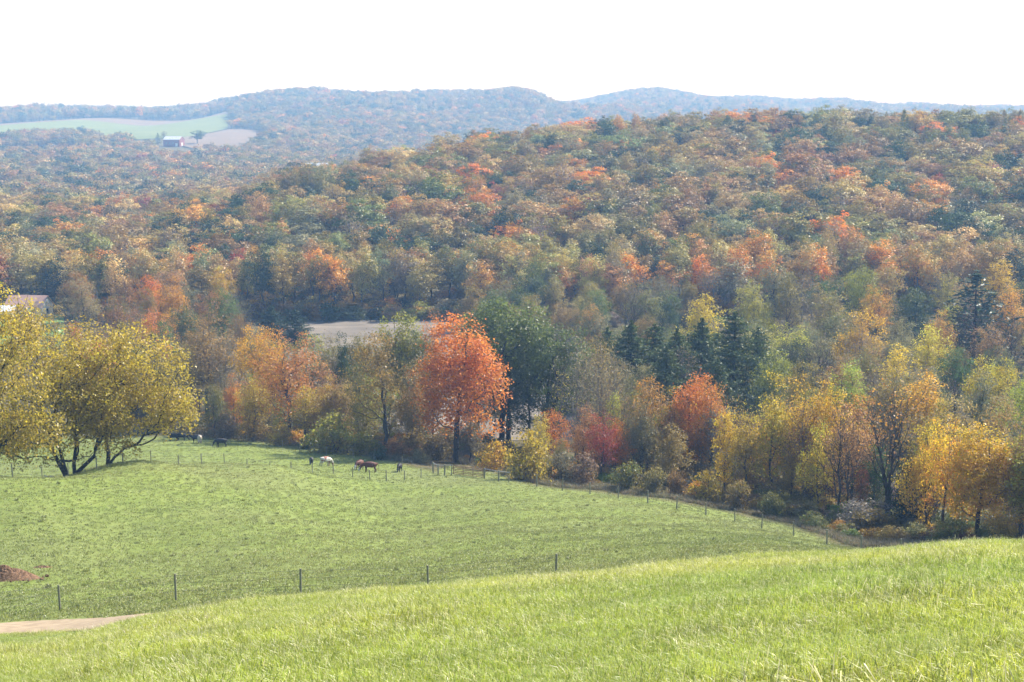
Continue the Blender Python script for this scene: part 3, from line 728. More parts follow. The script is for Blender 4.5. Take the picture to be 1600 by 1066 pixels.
T('broadleaf_tree', 'bushy', 1166, 182, 650, 70, 'olive', 'yellow', 'leafy yellow olive tree beside the narrow yellow one', i=0)
T('poplar_tree', 'young', 1208, 182, 586, 70, 'lime', 'yellow', 'tall lemon yellow tree left of the golden twin trunks', i=0)
T('maple_tree', 'airy', 1262, 178, 574, 100, 'yellow', 'gold', 'tall golden tree with two dark trunks on the fence slope', i=1)
T('maple_tree', 'bushy', 1300, 176, 590, 76, 'gold', 'yellow', 'gold crowned tree on a straight dark trunk left of the bare fan', i=2)
T('maple_tree', 'airy', 1340, 182, 596, 66, 'rust', 'orange', 'thin orange brown tree touching the bare fan of stems', i=0)
T('bare_tree', 'fan', 1386, 166, 588, 165, 'rust', 'orange', 'bare tree with many upright stems fanning from one trunk', i=0)
T('cedar_tree', 'pine', 1418, 158, 716, 62, 'pineg', 'bluegreen', 'small blue green cedar at the foot of the bare fan tree', i=1)
T('maple_tree', 'round', 1478, 172, 608, 98, 'olive', 'straw', 'straw coloured round tree behind the brilliant yellow maple', i=1)
T('maple_tree', 'maple', 1526, 152, 650, 136, 'gold', 'yellow', 'brilliant yellow maple reaching down to the near grass edge', i=1)
T('maple_tree', 'airy', 1592, 152, 636, 70, 'brown', 'rust', 'rust brown sparse tree right of the brilliant yellow maple', i=1)
T('maple_tree', 'airy', 1552, 166, 620, 70, 'rust', 'tan', 'sparse dusty pink tree over the shoulder of the brilliant yellow maple', i=2)
T('sumac_tree', 'bushy', 1452, 160, 700, 50, 'rust', 'red', 'small dark red tree between the cedar and brilliant yellow maple', i=0)
T('maple_tree', 'bushy', 1640, 150, 650, 90, 'gold', 'rust', 'rusty gold tree at the far end of the fence row')
T('broadleaf_tree', 'young', 1236, 174, 690, 40, 'olive', 'gold', 'small olive sapling at the foot of the golden twin trunks', i=1)
T('broadleaf_tree', 'young', 1344, 162, 720, 36, 'rust', 'red', 'small dark red sapling at the base of the bare fan', i=2)
# second row
pg = 'pines in the row behind the orange maples'
for u, y, vt, w, lab in ((948, 296, 512, 66, 'dark pine ending the pine row beside the tan leaved tree'), (985, 286, 502, 74, 'dark pine rising behind the orange capped tree'), (1022, 292, 506, 76, 'dark pine between the orange capped tree and the broad maple'),
                    (1056, 284, 514, 70, 'dark pine over the left half of the broad orange red maple'), (1095, 290, 498, 74, 'dark pine over the rusty maple'), (1145, 276, 488, 84, 'tallest dark pine of the row, above the narrow yellow tree'),
                    (1182, 292, 512, 66, 'dark pine ending the row beside the yellow green round tree'), (1120, 262, 560, 60, 'short dark pine in front of the tallest pine'), (1040, 268, 540, 60, 'short dark pine just behind the broad orange red maple')):
    T('pine_tree', 'pine', u, y, vt, w * 1.45, 'pineg', 'green', lab, pg)
T('broadleaf_tree', 'round', 1204, 262, 536, 76, 'green', 'lime', 'yellow green round tree at the right end of the pine row', i=0)
T('pine_tree', 'fir', 1520, 345, 424, 135, 'pineg', 'bluegreen', 'massive blue green pine standing alone on the right slope', i=0)
T('pine_tree', 'fir', 1428, 352, 470, 50, 'pineg', 'bluegreen', 'smaller blue green pine left of the massive one', i=1)
T('maple_tree', 'bushy', 1462, 330, 484, 52, 'olive', 'orange', 'orange tree between the two blue green pines', i=0)
T('spruce_tree', 'pine', 425, 384, 476, 50, 'pineg', 'bluegreen', 'dark spruce at the left end of the stubble field', i=0)
T('spruce_tree', 'pine', 462, 380, 484, 60, 'pineg', 'bluegreen', 'broad dark spruce touching the left edge of the stubble', i=1)
T('broadleaf_tree', 'crown', 113, 415, 432, 62, 'dark', 'brown', 'dark round tree with a brown top beside the house', i=0)
T('spruce_tree', 'fir', 75, 440, 425, 50, 'pineg', 'bluegreen', 'dark blue spruce behind the house', i=0)

COLN = {'olive': 'olive green', 'yellow': 'yellow', 'gold': 'golden', 'orange': 'orange', 'flame': 'flame red', 'red': 'deep red', 'rust': 'rust brown', 'tan': 'tan', 'brown': 'brown',
        'sage': 'grey green', 'dark': 'dark green', 'green': 'green', 'lime': 'yellow green', 'grey': 'grey twiggy', 'pink': 'pinkish', 'straw': 'straw coloured', 'mauve': 'mauve brown'}
FORM = {'grey': 'half bare', 'bare': 'leafless', 'round': 'round', 'bushy': 'leafy', 'airy': 'open', 'young': 'slim', 'snag': 'pole like'}
LAND_R = [(930, 'the tan topped leafless tree'), (985, 'the crimson tree'), (1035, 'the orange capped tree'), (1090, 'the broad orange red maple'), (1150, 'the rusty maple'), (1200, 'the narrow yellow tree'), (1250, 'the lemon yellow tree'), (1300, 'the golden twin trunks'), (1350, 'the thin orange brown tree'), (1405, 'the bare fan of stems'), (1450, 'the blue green cedar'), (1500, 'the straw coloured round tree'), (1560, 'the brilliant yellow maple'), (1620, 'the rust brown sparse tree'), (9999, 'the rusty gold tree at the fence end')]
LAND_L = [(60, 'the yellow tree leaning over the wire'), (130, 'the forked yellow tree'), (215, 'the yellow tree with the sweeping branch'), (270, 'the grey olive tree'), (310, 'the dark cows at the thicket'), (345, 'the tall brown tree'), (390, 'the small orange sapling'), (440, 'the yellow and orange tree'), (490, 'the leaning pink orange tree'), (545, 'the big yellow green bush'), (620, 'the straight brown ash'), (9999, 'the glowing orange maple')]
LAND_F = [(120, 'behind the house'), (220, 'right behind the white car'), (330, 'above the left valley wood'), (440, 'above the tall brown tree'), (520, 'above the dark spruces'), (620, 'left of the stubble field'), (720, 'above the stubble field'), (830, 'above the glowing orange maple'), (930, 'above the dark oaks'), (1060, 'above the left pines'), (1190, 'above the right pines'), (1300, 'above the round tree'), (1430, 'above the bare fan tree'), (1560, 'above the massive pine'), (9999, 'past the massive pine')]
def landmark(u, L):
    return next(t for k, t in L if u < k)
def depth_word(d): return 'just behind' if d < 26 else ('well behind' if d < 75 else 'far behind')
# fill of the wood on the near right slope, behind the first rows
rgf = np.random.default_rng(21)
def near_ok(x, y, lst, d):
    return all((x - a) ** 2 + (y - b) ** 2 > d * d for a, b in lst)
placed = []
pal_right = ['grey', 'sage', 'olive', 'lime', 'grey', 'tan', 'dark', 'olive', 'brown', 'yellow', 'sage', 'mauve']
tries = 0; cnt = 0
while cnt < 150 and tries < 9000:
    tries += 1
    u = rgf.uniform(915, 1720); y = rgf.uniform(185, 424)
    if y < pasture_edge(u) + 48: continue
    if u < 1230 and y < 262: continue
    x, _, z = at(u, y)
    if not near_ok(x, y, placed, 6.2): continue
    placed.append((x, y)); c = pal_right[rgf.integers(len(pal_right))]
    key = {'grey': 'grey', 'brown': 'bare', 'mauve': 'bare', 'dark': 'round'}.get(c) or ('bushy', 'airy', 'round')[rgf.integers(3)]
    pr = PR[key]; Ht = rgf.uniform(11, 15.5) * (1.0 if y > 230 else .86) * (1.14 if y > 320 else 1.0); Wt = Ht * rgf.uniform(.5, .72); c2 = {'grey': 'sage', 'dark': 'green', 'brown': 'rust'}.get(c, c)
    plant('broadleaf_tree', pr[rgf.integers(len(pr))], x, y, Ht, Wt, jit(rgf, C_[c]), jit(rgf, C_[c2]), f'{COLN[c]} {FORM[key]} tree {depth_word(y - pasture_edge(u) - 14)} {landmark(u, LAND_R)}', 'trees of the right hand wood')
    cnt += 1
# the belt itself: slender overlapping trees between the named ones
rgb_ = np.random.default_rng(77)
def belt_fill(n, ulo, uhi, dlo, dhi, vmean, vsd, pal, L, grp):
    got = []; k = 0; tr = 0
    while k < n and tr < 6000:
        tr += 1; u = rgb_.uniform(ulo, uhi); y = float(pasture_edge(u)) + rgb_.uniform(dlo, dhi) + float(np.interp(u, [835, 950, 1100, 1300, 1400, 1500, 1650], [0, 13, 22, 27, 20, 11, 8]))
        if 735 < u < 900 and y > 225: continue
        if 660 < u < 770 and y < 246: continue
        if 1335 < u < 1445 and y < 206: continue
        if 1470 < u < 1590 and y < 182: continue
        if 580 < u < 625 and y < 240: continue
        x, _, z = at(u, y)
        if not near_ok(x, y, got, 3.6): continue
        got.append((x, y)); c = pal[rgb_.integers(len(pal))]; key = ('bushy', 'young', 'airy', 'airy', 'bare', 'grey')[rgb_.integers(6)]
        vt = np.interp(u, *vmean) + abs(rgb_.normal()) * vsd; Ht = max(4.5, CAMZ - tandep(vt) * y - z); Wt = Ht * rgb_.uniform(.36, .55)
        c2 = {'orange': 'flame', 'gold': 'yellow', 'olive': 'lime', 'brown': 'rust', 'sage': 'olive'}.get(c, c); pr = PR[key]
        size = 'tall' if Ht > 11 else ('middling' if Ht > 8 else 'low')
        plant('broadleaf_tree', pr[rgb_.integers(len(pr))], x, y, Ht, Wt, jit(rgb_, C_[c]), jit(rgb_, C_[c2]), f'{size} {COLN[c]} {FORM[key]} tree by {landmark(u, L)}', grp); k += 1
belt_fill(66, 835, 1700, 20, 38, ([835, 950, 1100, 1250, 1450, 1700], [620, 600, 600, 600, 625, 650]), 34, ['gold', 'yellow', 'gold', 'olive', 'olive', 'rust', 'tan', 'sage', 'grey', 'brown', 'tan', 'lime'], LAND_R, 'fence row trees on the right')
belt_fill(34, 200, 735, 10, 32, ([200, 300, 400, 500, 600, 735], [540, 540, 560, 570, 560, 570]), 30, ['gold', 'olive', 'olive', 'tan', 'sage', 'grey', 'brown', 'rust', 'lime'], LAND_L, 'wood edge trees on the left')
got_m = []; k = 0
while k < 22:                                                     # small wood behind the oaks
    u = rgb_.uniform(735, 935); y = rgb_.uniform(350, 420); x, _, z = at(u, y)
    if not near_ok(x, y, got_m, 6.0): y += 0; u = rgb_.uniform(735, 935)
    x, _, z = at(u, y); got_m.append((x, y)); c = ('olive', 'sage', 'tan', 'brown', 'rust', 'green', 'grey')[rgb_.integers(7)]; key = ('bushy', 'round', 'airy')[rgb_.integers(3)]; Ht = rgb_.uniform(11, 16.5)
    side = 'left of' if u < 790 else ('over' if u < 850 else 'right of')
    plant('broadleaf_tree', PR[key][rgb_.integers(3)], x, y, Ht, Ht * .62, jit(rgb_, C_[c]), jit(rgb_, C_[c]), f'{COLN[c]} {FORM[key]} tree {side} the dark oaks in the small wood behind', 'small wood behind the oaks'); k += 1
placed_l = []; tries = 0; cnt = 0
pal_left = ['olive', 'rust', 'grey', 'sage', 'tan', 'orange', 'brown', 'olive', 'green', 'gold']
while cnt < 44 and tries < 4000:
    tries += 1
    u = rgf.uniform(-90, 440); y = rgf.uniform(285, 420)
    if u < 105 and y > 352: continue
    if u < 160 and y < 300: continue
    if u < 110 and y < 352 and rgf.uniform() < .8: continue
    if u > 380 and y > 310: continue
    x, _, z = at(u, y)
    if not near_ok(x, y, placed_l, 9.0): continue
    placed_l.append((x, y)); c = pal_left[rgf.integers(len(pal_left))]; key = {'grey': 'grey', 'brown': 'airy'}.get(c) or ('bushy', 'airy', 'round')[rgf.integers(3)]
    pr = PR[key]; Ht = rgf.uniform(11.5, 16.5) * (1 if u > 120 else .55); Wt = Ht * rgf.uniform(.5, .7); c2 = {'grey': 'sage', 'brown': 'rust', 'orange': 'flame'}.get(c, c)
    plant('broadleaf_tree', pr[rgf.integers(len(pr))], x, y, Ht, Wt, jit(rgf, C_[c]), jit(rgf, C_[c2]), f'{COLN[c]} {FORM[key]} tree {depth_word(y - 288)} {landmark(u, LAND_L)}', 'trees of the left valley wood'); cnt += 1

# ------------------------------------------------------------------ the wooded ridge: nearest trees one by one, the rest as one wood
def instancer(name, protos, pick, P, rot, scl, t1, t2, label, single=False):
    n = len(P); me = bpy.data.meshes.new(name); me.vertices.add(n); me.vertices.foreach_set('co', np.asarray(P, np.float32).ravel())
    def add(nm, typ, arr, fld):
        a = me.attributes.new(nm, typ, 'POINT'); a.data.foreach_set(fld, np.asarray(arr).ravel())
    add('rot', 'FLOAT_VECTOR', np.asarray(rot, np.float32), 'vector'); add('scl', 'FLOAT_VECTOR', np.asarray(scl, np.float32), 'vector')
    add('pick', 'INT', np.asarray(pick, np.int32), 'value')
    one = np.ones((n, 1)); add('tint', 'FLOAT_COLOR', np.c_[t1, one].astype(np.float32), 'color'); add('tint2', 'FLOAT_COLOR', np.c_[t2, one].astype(np.float32), 'color')
    o = obj(name, me, kind='stuff', label=label)
    ng = bpy.data.node_groups.new(name, 'GeometryNodeTree'); ng.interface.new_socket('Geometry', in_out='INPUT', socket_type='NodeSocketGeometry'); ng.interface.new_socket('Geometry', in_out='OUTPUT', socket_type='NodeSocketGeometry')
    nin = ng.nodes.new('NodeGroupInput'); nout = ng.nodes.new('NodeGroupOutput'); join = ng.nodes.new('GeometryNodeJoinGeometry')
    def named(nm, dt):
        q = ng.nodes.new('GeometryNodeInputNamedAttribute'); q.data_type = dt; q.inputs['Name'].default_value = nm; return q.outputs['Attribute']
    a_rot = named('rot', 'FLOAT_VECTOR'); a_scl = named('scl', 'FLOAT_VECTOR'); a_pick = named('pick', 'INT')
    e2r = ng.nodes.new('FunctionNodeEulerToRotation'); ng.links.new(a_rot, e2r.inputs[0])
    for k, me_p in enumerate(protos):
        po = bpy.data.objects.new(me_p.name, me_p)
        oi = ng.nodes.new('GeometryNodeObjectInfo'); oi.inputs['Object'].default_value = po; oi.inputs['As Instance'].default_value = True
        cmp_ = ng.nodes.new('FunctionNodeCompare'); cmp_.data_type = 'INT'; cmp_.operation = 'EQUAL'; ng.links.new(a_pick, cmp_.inputs[2]); cmp_.inputs[3].default_value = k
        iop = ng.nodes.new('GeometryNodeInstanceOnPoints')
        ng.links.new(nin.outputs[0], iop.inputs['Points']); ng.links.new(cmp_.outputs[0], iop.inputs['Selection']); ng.links.new(oi.outputs['Geometry'], iop.inputs['Instance'])
        ng.links.new(e2r.outputs[0], iop.inputs['Rotation']); ng.links.new(a_scl, iop.inputs['Scale']); ng.links.new(iop.outputs[0], join.inputs[0])
    ng.links.new(join.outputs[0], nout.inputs[0])
    md = o.modifiers.new('scatter', 'NODES'); md.node_group = ng
    return o

PAL = [('olive', .22), ('rust', .15), ('tan', .13), ('brown', .13), ('sage', .12), ('dark', .14), ('green', .06), ('orange', .045), ('gold', .03), ('red', .008), ('grey', .05)]
PALN = [p[0] for p in PAL]; PALW = np.array([p[1] for p in PAL]); PALW /= PALW.sum()
TOP2 = {'olive': 'olive', 'rust': 'tan', 'tan': 'straw', 'brown': 'rust', 'sage': 'sage', 'dark': 'dark', 'green': 'olive', 'orange': 'orange', 'gold': 'tan', 'red': 'rust', 'grey': 'brown'}
def scatter(rg, y0, y1, sp, tmax=.40):
    out = []; y = y0
    while y < y1:
        W = tmax * y; n = int(2 * W / sp); xs = np.linspace(-W, W, n) + rg.uniform(-.42, .42, n) * sp; ys = y + rg.uniform(-.42, .42, n) * sp
        out.append(np.stack([xs, ys], -1)); y += sp * .92
    return np.concatenate(out)
rgw = np.random.default_rng(33)
P = np.concatenate([scatter(rgw, 424, 452, 7.6), scatter(rgw, 455, 860, 11.0)])
u = ucol(P[:, 0], P[:, 1])
keep = (P[:, 1] > np.interp(u, [-200, 110, 150, 400, 520, 700, 900, 1000, 1800], [442, 442, 425, 422, 424, 430, 424, 424, 424]))
P = P[keep]; u = u[keep]; P = P[np.argsort(P[:, 1] + rgw.uniform(0, 30, len(P)))]; u = ucol(P[:, 0], P[:, 1])
inview = (u > -40) & (u < 1640)
Z = H(P[:, 0], P[:, 1]); cn = rgw.choice(len(PALN), len(P), p=PALW)
foot = (P[:, 1] < 455) & (rgw.uniform(size=len(P)) < .62); cn[foot] = rgw.choice([PALN.index(q) for q in ('gold', 'tan', 'olive', 'tan', 'gold', 'orange', 'sage')], int(foot.sum()))
# a dark conifer belt on the ridge top at right
belt = (u > 1380) & (P[:, 1] > 700) & (rgw.uniform(size=len(P)) < .55); cn[belt] = PALN.index('green')
keyof = []; protolist = PR['crown'] + PR['tall'] + PR['thin'] + PR['fir']
i_c, i_t, i_h, i_f = 0, 5, 8, 10
pick = np.where(cn == PALN.index('grey'), i_h + rgw.integers(0, 2, len(P)), np.where((P[:, 1] < 470) | (rgw.uniform(size=len(P)) < .12), i_t + rgw.integers(0, 3, len(P)), i_c + rgw.integers(0, 5, len(P))))
pick[belt & (rgw.uniform(size=len(P)) < .5)] = i_f
hh = np.where(pick < 5, rgw.uniform(11, 19.5, len(P)), rgw.uniform(14, 19.5, len(P))); ww = np.where(pick < 5, rgw.uniform(12.5, 21, len(P)), rgw.uniform(7.5, 11, len(P)))
big = (rgw.uniform(size=len(P)) < .14) & (pick < 5); hh[big] *= 1.12; ww[big] *= 1.3
t1 = np.array([jit(rgw, C_[PALN[k]], .1, .2) for k in cn]) * 1.25; t2 = np.array([jit(rgw, C_[TOP2[PALN[k]]], .1, .2) for k in cn]) * 1.25
# the 210 of them that show largest become single trees
ids = np.where(inview)[0]; single = ids[:150]; rest = np.setdiff1d(np.arange(len(P)), single)
KEYC = {'grey': 'grey leafless tree', 'dark': 'dark green round crowned tree'}
for k in single:
    nm = PALN[cn[k]]; tall = i_t <= pick[k] < i_h; zone = ('at the ridge foot ' if P[k, 1] < 440 else 'on the lower ridge ') + landmark(u[k], LAND_F)
    form = ('tall ' if hh[k] > 16.5 else 'lower ') + 'slender' if tall else ('leafless' if pick[k] >= i_h else 'round crowned'); cname = 'grey' if nm == 'grey' else COLN[nm]
    plant('forest_tree', protolist[pick[k]], P[k, 0], P[k, 1], hh[k], ww[k], t1[k], t2[k], f'{cname} {form} tree {zone}', 'trees along the foot of the ridge', rg=rgw)
whole = [whole_mesh(p) for p in protolist]
def wood(name, idx, P, pick, hh, ww, t1, t2, protos, meshes, label):
    pz = H(P[idx, 0], P[idx, 1]) - .2; n = len(idx); pk = pick[idx]
    scl = np.array([(ww[i] / protos[pick[i]]['W'], ww[i] / protos[pick[i]]['W'], hh[i] / protos[pick[i]]['H']) for i in idx])
    rot = np.c_[np.zeros((n, 2)), np.random.default_rng(4).uniform(0, 6.28, n)]
    return instancer(name, meshes, pk, np.c_[P[idx], pz], rot, scl, t1[idx], t2[idx], label)
wood('ridge_woodland', rest, P, pick, hh, ww, t1, t2, protolist, whole, 'autumn woodland covering the broad ridge and valley behind')

# far hills
rgx = np.random.default_rng(44)
Pf = np.concatenate([scatter(rgx, 860, 1300, 10, .41), scatter(rgx, 1300, 2400, 12, .40), scatter(rgx, 2400, 5000, 14.5, .39)])
uf = ucol(Pf[:, 0], Pf[:, 1]); yf = near_y(Pf[:, 1])
field = (uf > -200) & (uf < 360) & (yf > np.interp(uf, [-200, 0, 60, 140, 160, 240, 360], [1505, 1500, 1545, 1545, 1480, 1470, 1480])) & (yf < np.interp(uf, [-160, 0, 120, 356], [1795, 1805, 1890, 1935]))
field |= (uf > 285) & (uf < 425) & (yf > np.interp(uf, [285, 315, 375, 425], [1462, 1400, 1405, 1530])) & (yf < np.interp(uf, [285, 330, 360, 400, 425], [1550, 1613, 1694, 1645, 1560]))
field |= (uf > 732) & (uf < 803) & (yf > 1540) & (yf < 1645)
field |= (uf > -5) & (uf < 125) & (yf > 1380) & (yf < 1442)
field |= (uf > 205) & (uf < 312) & (yf > np.interp(uf, [205, 235, 250, 300, 312], [1430, 1420, 1345, 1345, 1420])) & (yf < 1500)
hidden = ((uf > 520) & (yf > 880) & (yf < 1130)) | (yf > 2640)
k = ~(field | hidden); Pf = Pf[k]; uf = uf[k]; nf = len(Pf)
cf = rgx.choice(len(PALN), nf, p=PALW); pf = np.where(rgx.uniform(size=nf) < .06, 4, rgx.integers(0, 4, nf)); cf[pf == 4] = PALN.index('dark')
hf = rgx.uniform(11, 19, nf); wf = rgx.uniform(13, 20, nf); wf[pf == 4] *= .6
hf[Pf[:, 1] > 2800] *= rgx.uniform(.85, 1.45, int((Pf[:, 1] > 2800).sum()))
t1f = np.array([jit(rgx, C_[PALN[c]], .08, .15) for c in cf]); t2f = np.array([jit(rgx, C_[TOP2[PALN[c]]], .08, .15) for c in cf]) * 1.2
fp = PR['far'] + PR['farfir']; wood('far_woodland', np.arange(nf), Pf, pf, hf, wf, t1f, t2f, fp, [whole_mesh(p) for p in fp], 'hazy blue woods on the far hills')

# ------------------------------------------------------------------ shrubs along the wood's edge
SHR = [(482, 240, 680, 36, 'dark', 'green', 'dark green round bush left of the cows at the weedy bank'), (525, 236, 640, 88, 'olive', 'lime', 'big yellow green bush behind the white and brown cow'),
       (560, 232, 668, 56, 'olive', 'lime', 'green yellow bush behind the brown cattle'), (592, 227, 690, 30, 'dark', 'green', 'small dark bush at the foot of the straight ash trunk'),
       (440, 246, 660, 50, 'olive', 'yellow', 'yellow bush below the leaning trunk'), (640, 236, 670, 60, 'olive', 'tan', 'olive bush under the left side of the orange maple'),
       (690, 238, 672, 66, 'olive', 'brown', 'brownish bush directly behind the pasture gate post'), (774, 228, 686, 58, 'gold', 'yellow', 'golden yellow bush right of the orange maple trunk'),
       (824, 203, 668, 78, 'olive', 'yellow', 'large dome shaped yellow bush at the fence corner'), (846, 200, 700, 40, 'sage', 'sage', 'grey green bush on the right of the dome shaped one'),
       (880, 198, 704, 50, 'sage', 'grey', 'dull grey bush along the field fence'), (912, 195, 704, 50, 'brown', 'mauve', 'purplish brown bush before the crimson tree'),
       (980, 186, 716, 56, 'olive', 'green', 'green bush under the grey green tree'), (1020, 182, 724, 50, 'sage', 'olive', 'weathered olive bush by the pale guard rail'),
       (1150, 170, 744, 50, 'brown', 'olive', 'brown olive bush in shade below the leafy yellow tree'), (1215, 165, 762, 56, 'green', 'olive', 'shaded green bush left of the twin trunks'),
       (1255, 162, 776, 60, 'olive', 'sage', 'olive bush between the twin trunks and the fence'), (1322, 158, 792, 70, 'sage', 'sage', 'pale green bush below the thin orange brown tree'),
       (1380, 153, 806, 70, 'olive', 'sage', 'grey olive bush under the bare fan tree'), (1430, 150, 812, 60, 'dark', 'olive', 'dark bush beside the cedar'),
       (1480, 147, 806, 66, 'olive', 'lime', 'yellow green bush left of the brilliant yellow maple foot'), (1570, 146, 800, 60, 'olive', 'gold', 'golden olive bush right of the brilliant yellow maple foot'),
       (300, 272, 640, 60, 'olive', 'grey', 'grey olive bush behind the cream backed cow'), (350, 266, 645, 64, 'brown', 'grey', 'brown bush behind the lone black cow'),
       (262, 285, 640, 70, 'sage', 'olive', 'grey green bush by the dark cows'), (395, 258, 650, 60, 'olive', 'rust', 'rusty olive bush under the low yellow olive tree'),
       (1100, 178, 732, 56, 'olive', 'yellow', 'yellow bush under the rusty maple'), (1060, 182, 728, 40, 'brown', 'rust', 'rusty bush near the end of the pale rail'),
       (1290, 168, 770, 44, 'olive', 'yellow', 'yellow bush behind the straight dark trunk')]
for u, y, vt, w, a, b, lab in SHR:
    T('shrub', 'shrub', u, y, vt, w, a, b, lab, 'bushes along the edge of the wood', cat='bush')

# undergrowth: a low tangle nobody could count
rgu = np.random.default_rng(55)
def under(n, ulo, uhi, f_lo, f_hi, hlo, hhi, pal):
    u = rgu.uniform(ulo, uhi, n); lo = f_lo(u); hi = f_hi(u); y = lo + (hi - lo) * rgu.uniform(size=n) ** 1.2
    P = np.array([at(a, b) for a, b in zip(u, y)]); h = rgu.uniform(hlo, hhi, n)
    c = [pal[i] for i in rgu.integers(0, len(pal), n)]
    return P, h, np.array([jit(rgu, C_[k], .1, .2) for k in c])
A1 = under(360, 640, 1720, lambda u: pasture_edge(u) + np.interp(u, [640, 690, 775, 850, 1000, 1300, 1720], [9.5, 30, 30, 12, 20, 28, 30]), lambda u: pasture_edge(u) + 58, .7, 2.4, ['olive', 'sage', 'green', 'olive', 'sage', 'gold', 'green', 'brown'])
A2 = under(220, 180, 660, lambda u: pasture_edge(u) + 6, lambda u: pasture_edge(u) + 34, .9, 3.0, ['olive', 'sage', 'brown', 'gold', 'rust', 'green'])
A3 = under(620, 130, 1720, lambda u: 0 * u + 422, lambda u: 0 * u + 452, 1.8, 5.5, ['olive', 'sage', 'brown', 'green', 'tan', 'gold'])
A4 = under(420, 930, 1720, lambda u: pasture_edge(u) + 40, lambda u: 0 * u + 420, 1.5, 4.5, ['olive', 'sage', 'grey', 'green', 'brown'])
PU = np.concatenate([a[0] for a in (A1, A2, A3, A4)]); hU = np.concatenate([a[1] for a in (A1, A2, A3, A4)]); tU = np.concatenate([a[2] for a in (A1, A2, A3, A4)])
n = len(PU); sc = np.stack([hU / 3.0 * rgu.uniform(.8, 1.5, n), hU / 3.0 * rgu.uniform(.8, 1.5, n), hU / 3.4], -1); PU[:, 2] -= .1
instancer('undergrowth', [whole_mesh(p) for p in PR['shrub']], rgu.integers(0, 2, n), PU, np.c_[np.zeros((n, 2)), rgu.uniform(0, 6.28, n)], sc, tU, tU * 1.1, 'tangled undergrowth below the trees of the wood edge')

# ------------------------------------------------------------------ grass
def tuft(name, seed, nb, R, hlo, hhi, w, lean, mat, straw=.0, seedhead=.0):
    rg = np.random.default_rng(seed); V = []; Q = []; att = []
    for i in range(nb):
        a = rg.uniform(0, 6.28); r = R * math.sqrt(rg.uniform()); p = np.array([r * math.cos(a), r * math.sin(a), -.03]); h = rg.uniform(hlo, hhi)
        la = rg.uniform(0, 6.28); L = h * rg.uniform(.15, .9) * lean; d = np.array([math.cos(la) - .45 * lean, math.sin(la) - .2, 0]); d /= max(np.linalg.norm(d), .2)
        s = np.cross(d, [0, 0, 1]); s = s / max(np.linalg.norm(s), 1e-6) * math.cos(rg.uniform(-1, 1)); s[2] = .25 * rg.normal(); ww = w * rg.uniform(.6, 1.3)
        isst = rg.uniform() < straw; sh = rg.uniform() < seedhead
        if sh: h *= 1.35
        pts = [p, p + d * L * .28 + np.array([0, 0, h * .55]), p + d * L + np.array([0, 0, h * (1 - .35 * min(1, L / h))])]
        wd = [ww, ww * .85, ww * .18] if not sh else [ww * .4, ww * .5, ww * .95]
        b = len(V)
        for q, k in zip(pts, wd): V += [q - s * k / 2, q + s * k / 2]
        Q += [(b, b + 1, b + 3, b + 2), (b + 2, b + 3, b + 5, b + 4)]
        rr = rg.uniform(); g = 1.0 if (isst or sh) else rg.uniform(0, .45) ** 1.5
        att += [(rr * .6, g, rg.uniform(), 1), (rr, g, rg.uniform(), 1)]
    return mesh_quads(name, V, Q, [M[mat]], {'leafv': att})

def patchy(x, y, s, seed):
    r = np.random.default_rng(seed); v = np.zeros_like(x)
    for k in range(7):
        a = r.uniform(0, 6.28); f = s * r.uniform(.6, 2.2); v += np.sin((x * math.cos(a) + y * math.sin(a)) * f + r.uniform(0, 6.28))
    return v / 3.0
rgg = np.random.default_rng(66)
# foreground meadow
ys = []; xs = []
y = 5.0
while y < 74:
    sp = .15 + .0024 * y; W0 = .345 * y + 3.5; nn = int(2 * W0 / sp); xs.append(np.linspace(-W0, W0, nn) + rgg.uniform(-.5, .5, nn) * sp); ys.append(y + rgg.uniform(-.5, .5, nn) * sp); y += sp
x = np.concatenate(xs); y = np.concatenate(ys)
ty = np.interp(x, TRX, TRY); k = (y < ty - 6.7) & ((y < 62) | (x < TRX[-1] + 4)); x = x[k]; y = y[k]; n = len(x)
pt = patchy(x, y, .9, 1); pt2 = patchy(x, y, .28, 2); w = np.clip(.5 + .35 * pt2 + .15 * pt, 0, 1)[:, None]
ga = np.array((.225, .30, .028)); gb = np.array((.36, .385, .04)); tg = (ga * (1 - w) + gb * w) * (1 + rgg.normal(size=(n, 1)) * .16) * np.clip(1 - .16 * patchy(x, y, 2.3, 12), .55, 1.25)[:, None]; ts = np.tile(np.array((.58, .54, .30)), (n, 1)) * (1 + rgg.normal(size=(n, 1)) * .1)
s = np.clip(1 + .34 * pt, .55, 1.9)[:, None] * rgg.uniform(.7, 1.25, (n, 1)) * np.ones((1, 3))
tufts = [tuft('meadow_tuft', 300 + i, 110, .21, .04, .135, .0065, 1.25, 'meadow_blade', .042, .012) for i in range(5)] + [tuft('straw_tuft', 320 + i, 80, .21, .05, .17, .007, 1.6, 'meadow_blade', .26, .05) for i in range(2)]
pk = np.where(rgg.uniform(size=n) < np.clip(.05 + .10 * pt2 + .08 * patchy(x, y, 1.6, 9), .01, .45), rgg.integers(5, 7, n), rgg.integers(0, 5, n))
instancer('meadow_grass', tufts, pk, np.c_[x, y, H(x, y)], np.c_[rgg.normal(size=(n, 2)) * .12, rgg.uniform(-.6, .6, n)], s, np.clip(tg * 1.14, .02, .9), np.clip(ts * 1.1, .02, .9), 'long bright green grass of the near slope')
print('meadow', n, 'track', TRX.round(1), TRY.round(1), 'ymax at left', y[x < -15].max())
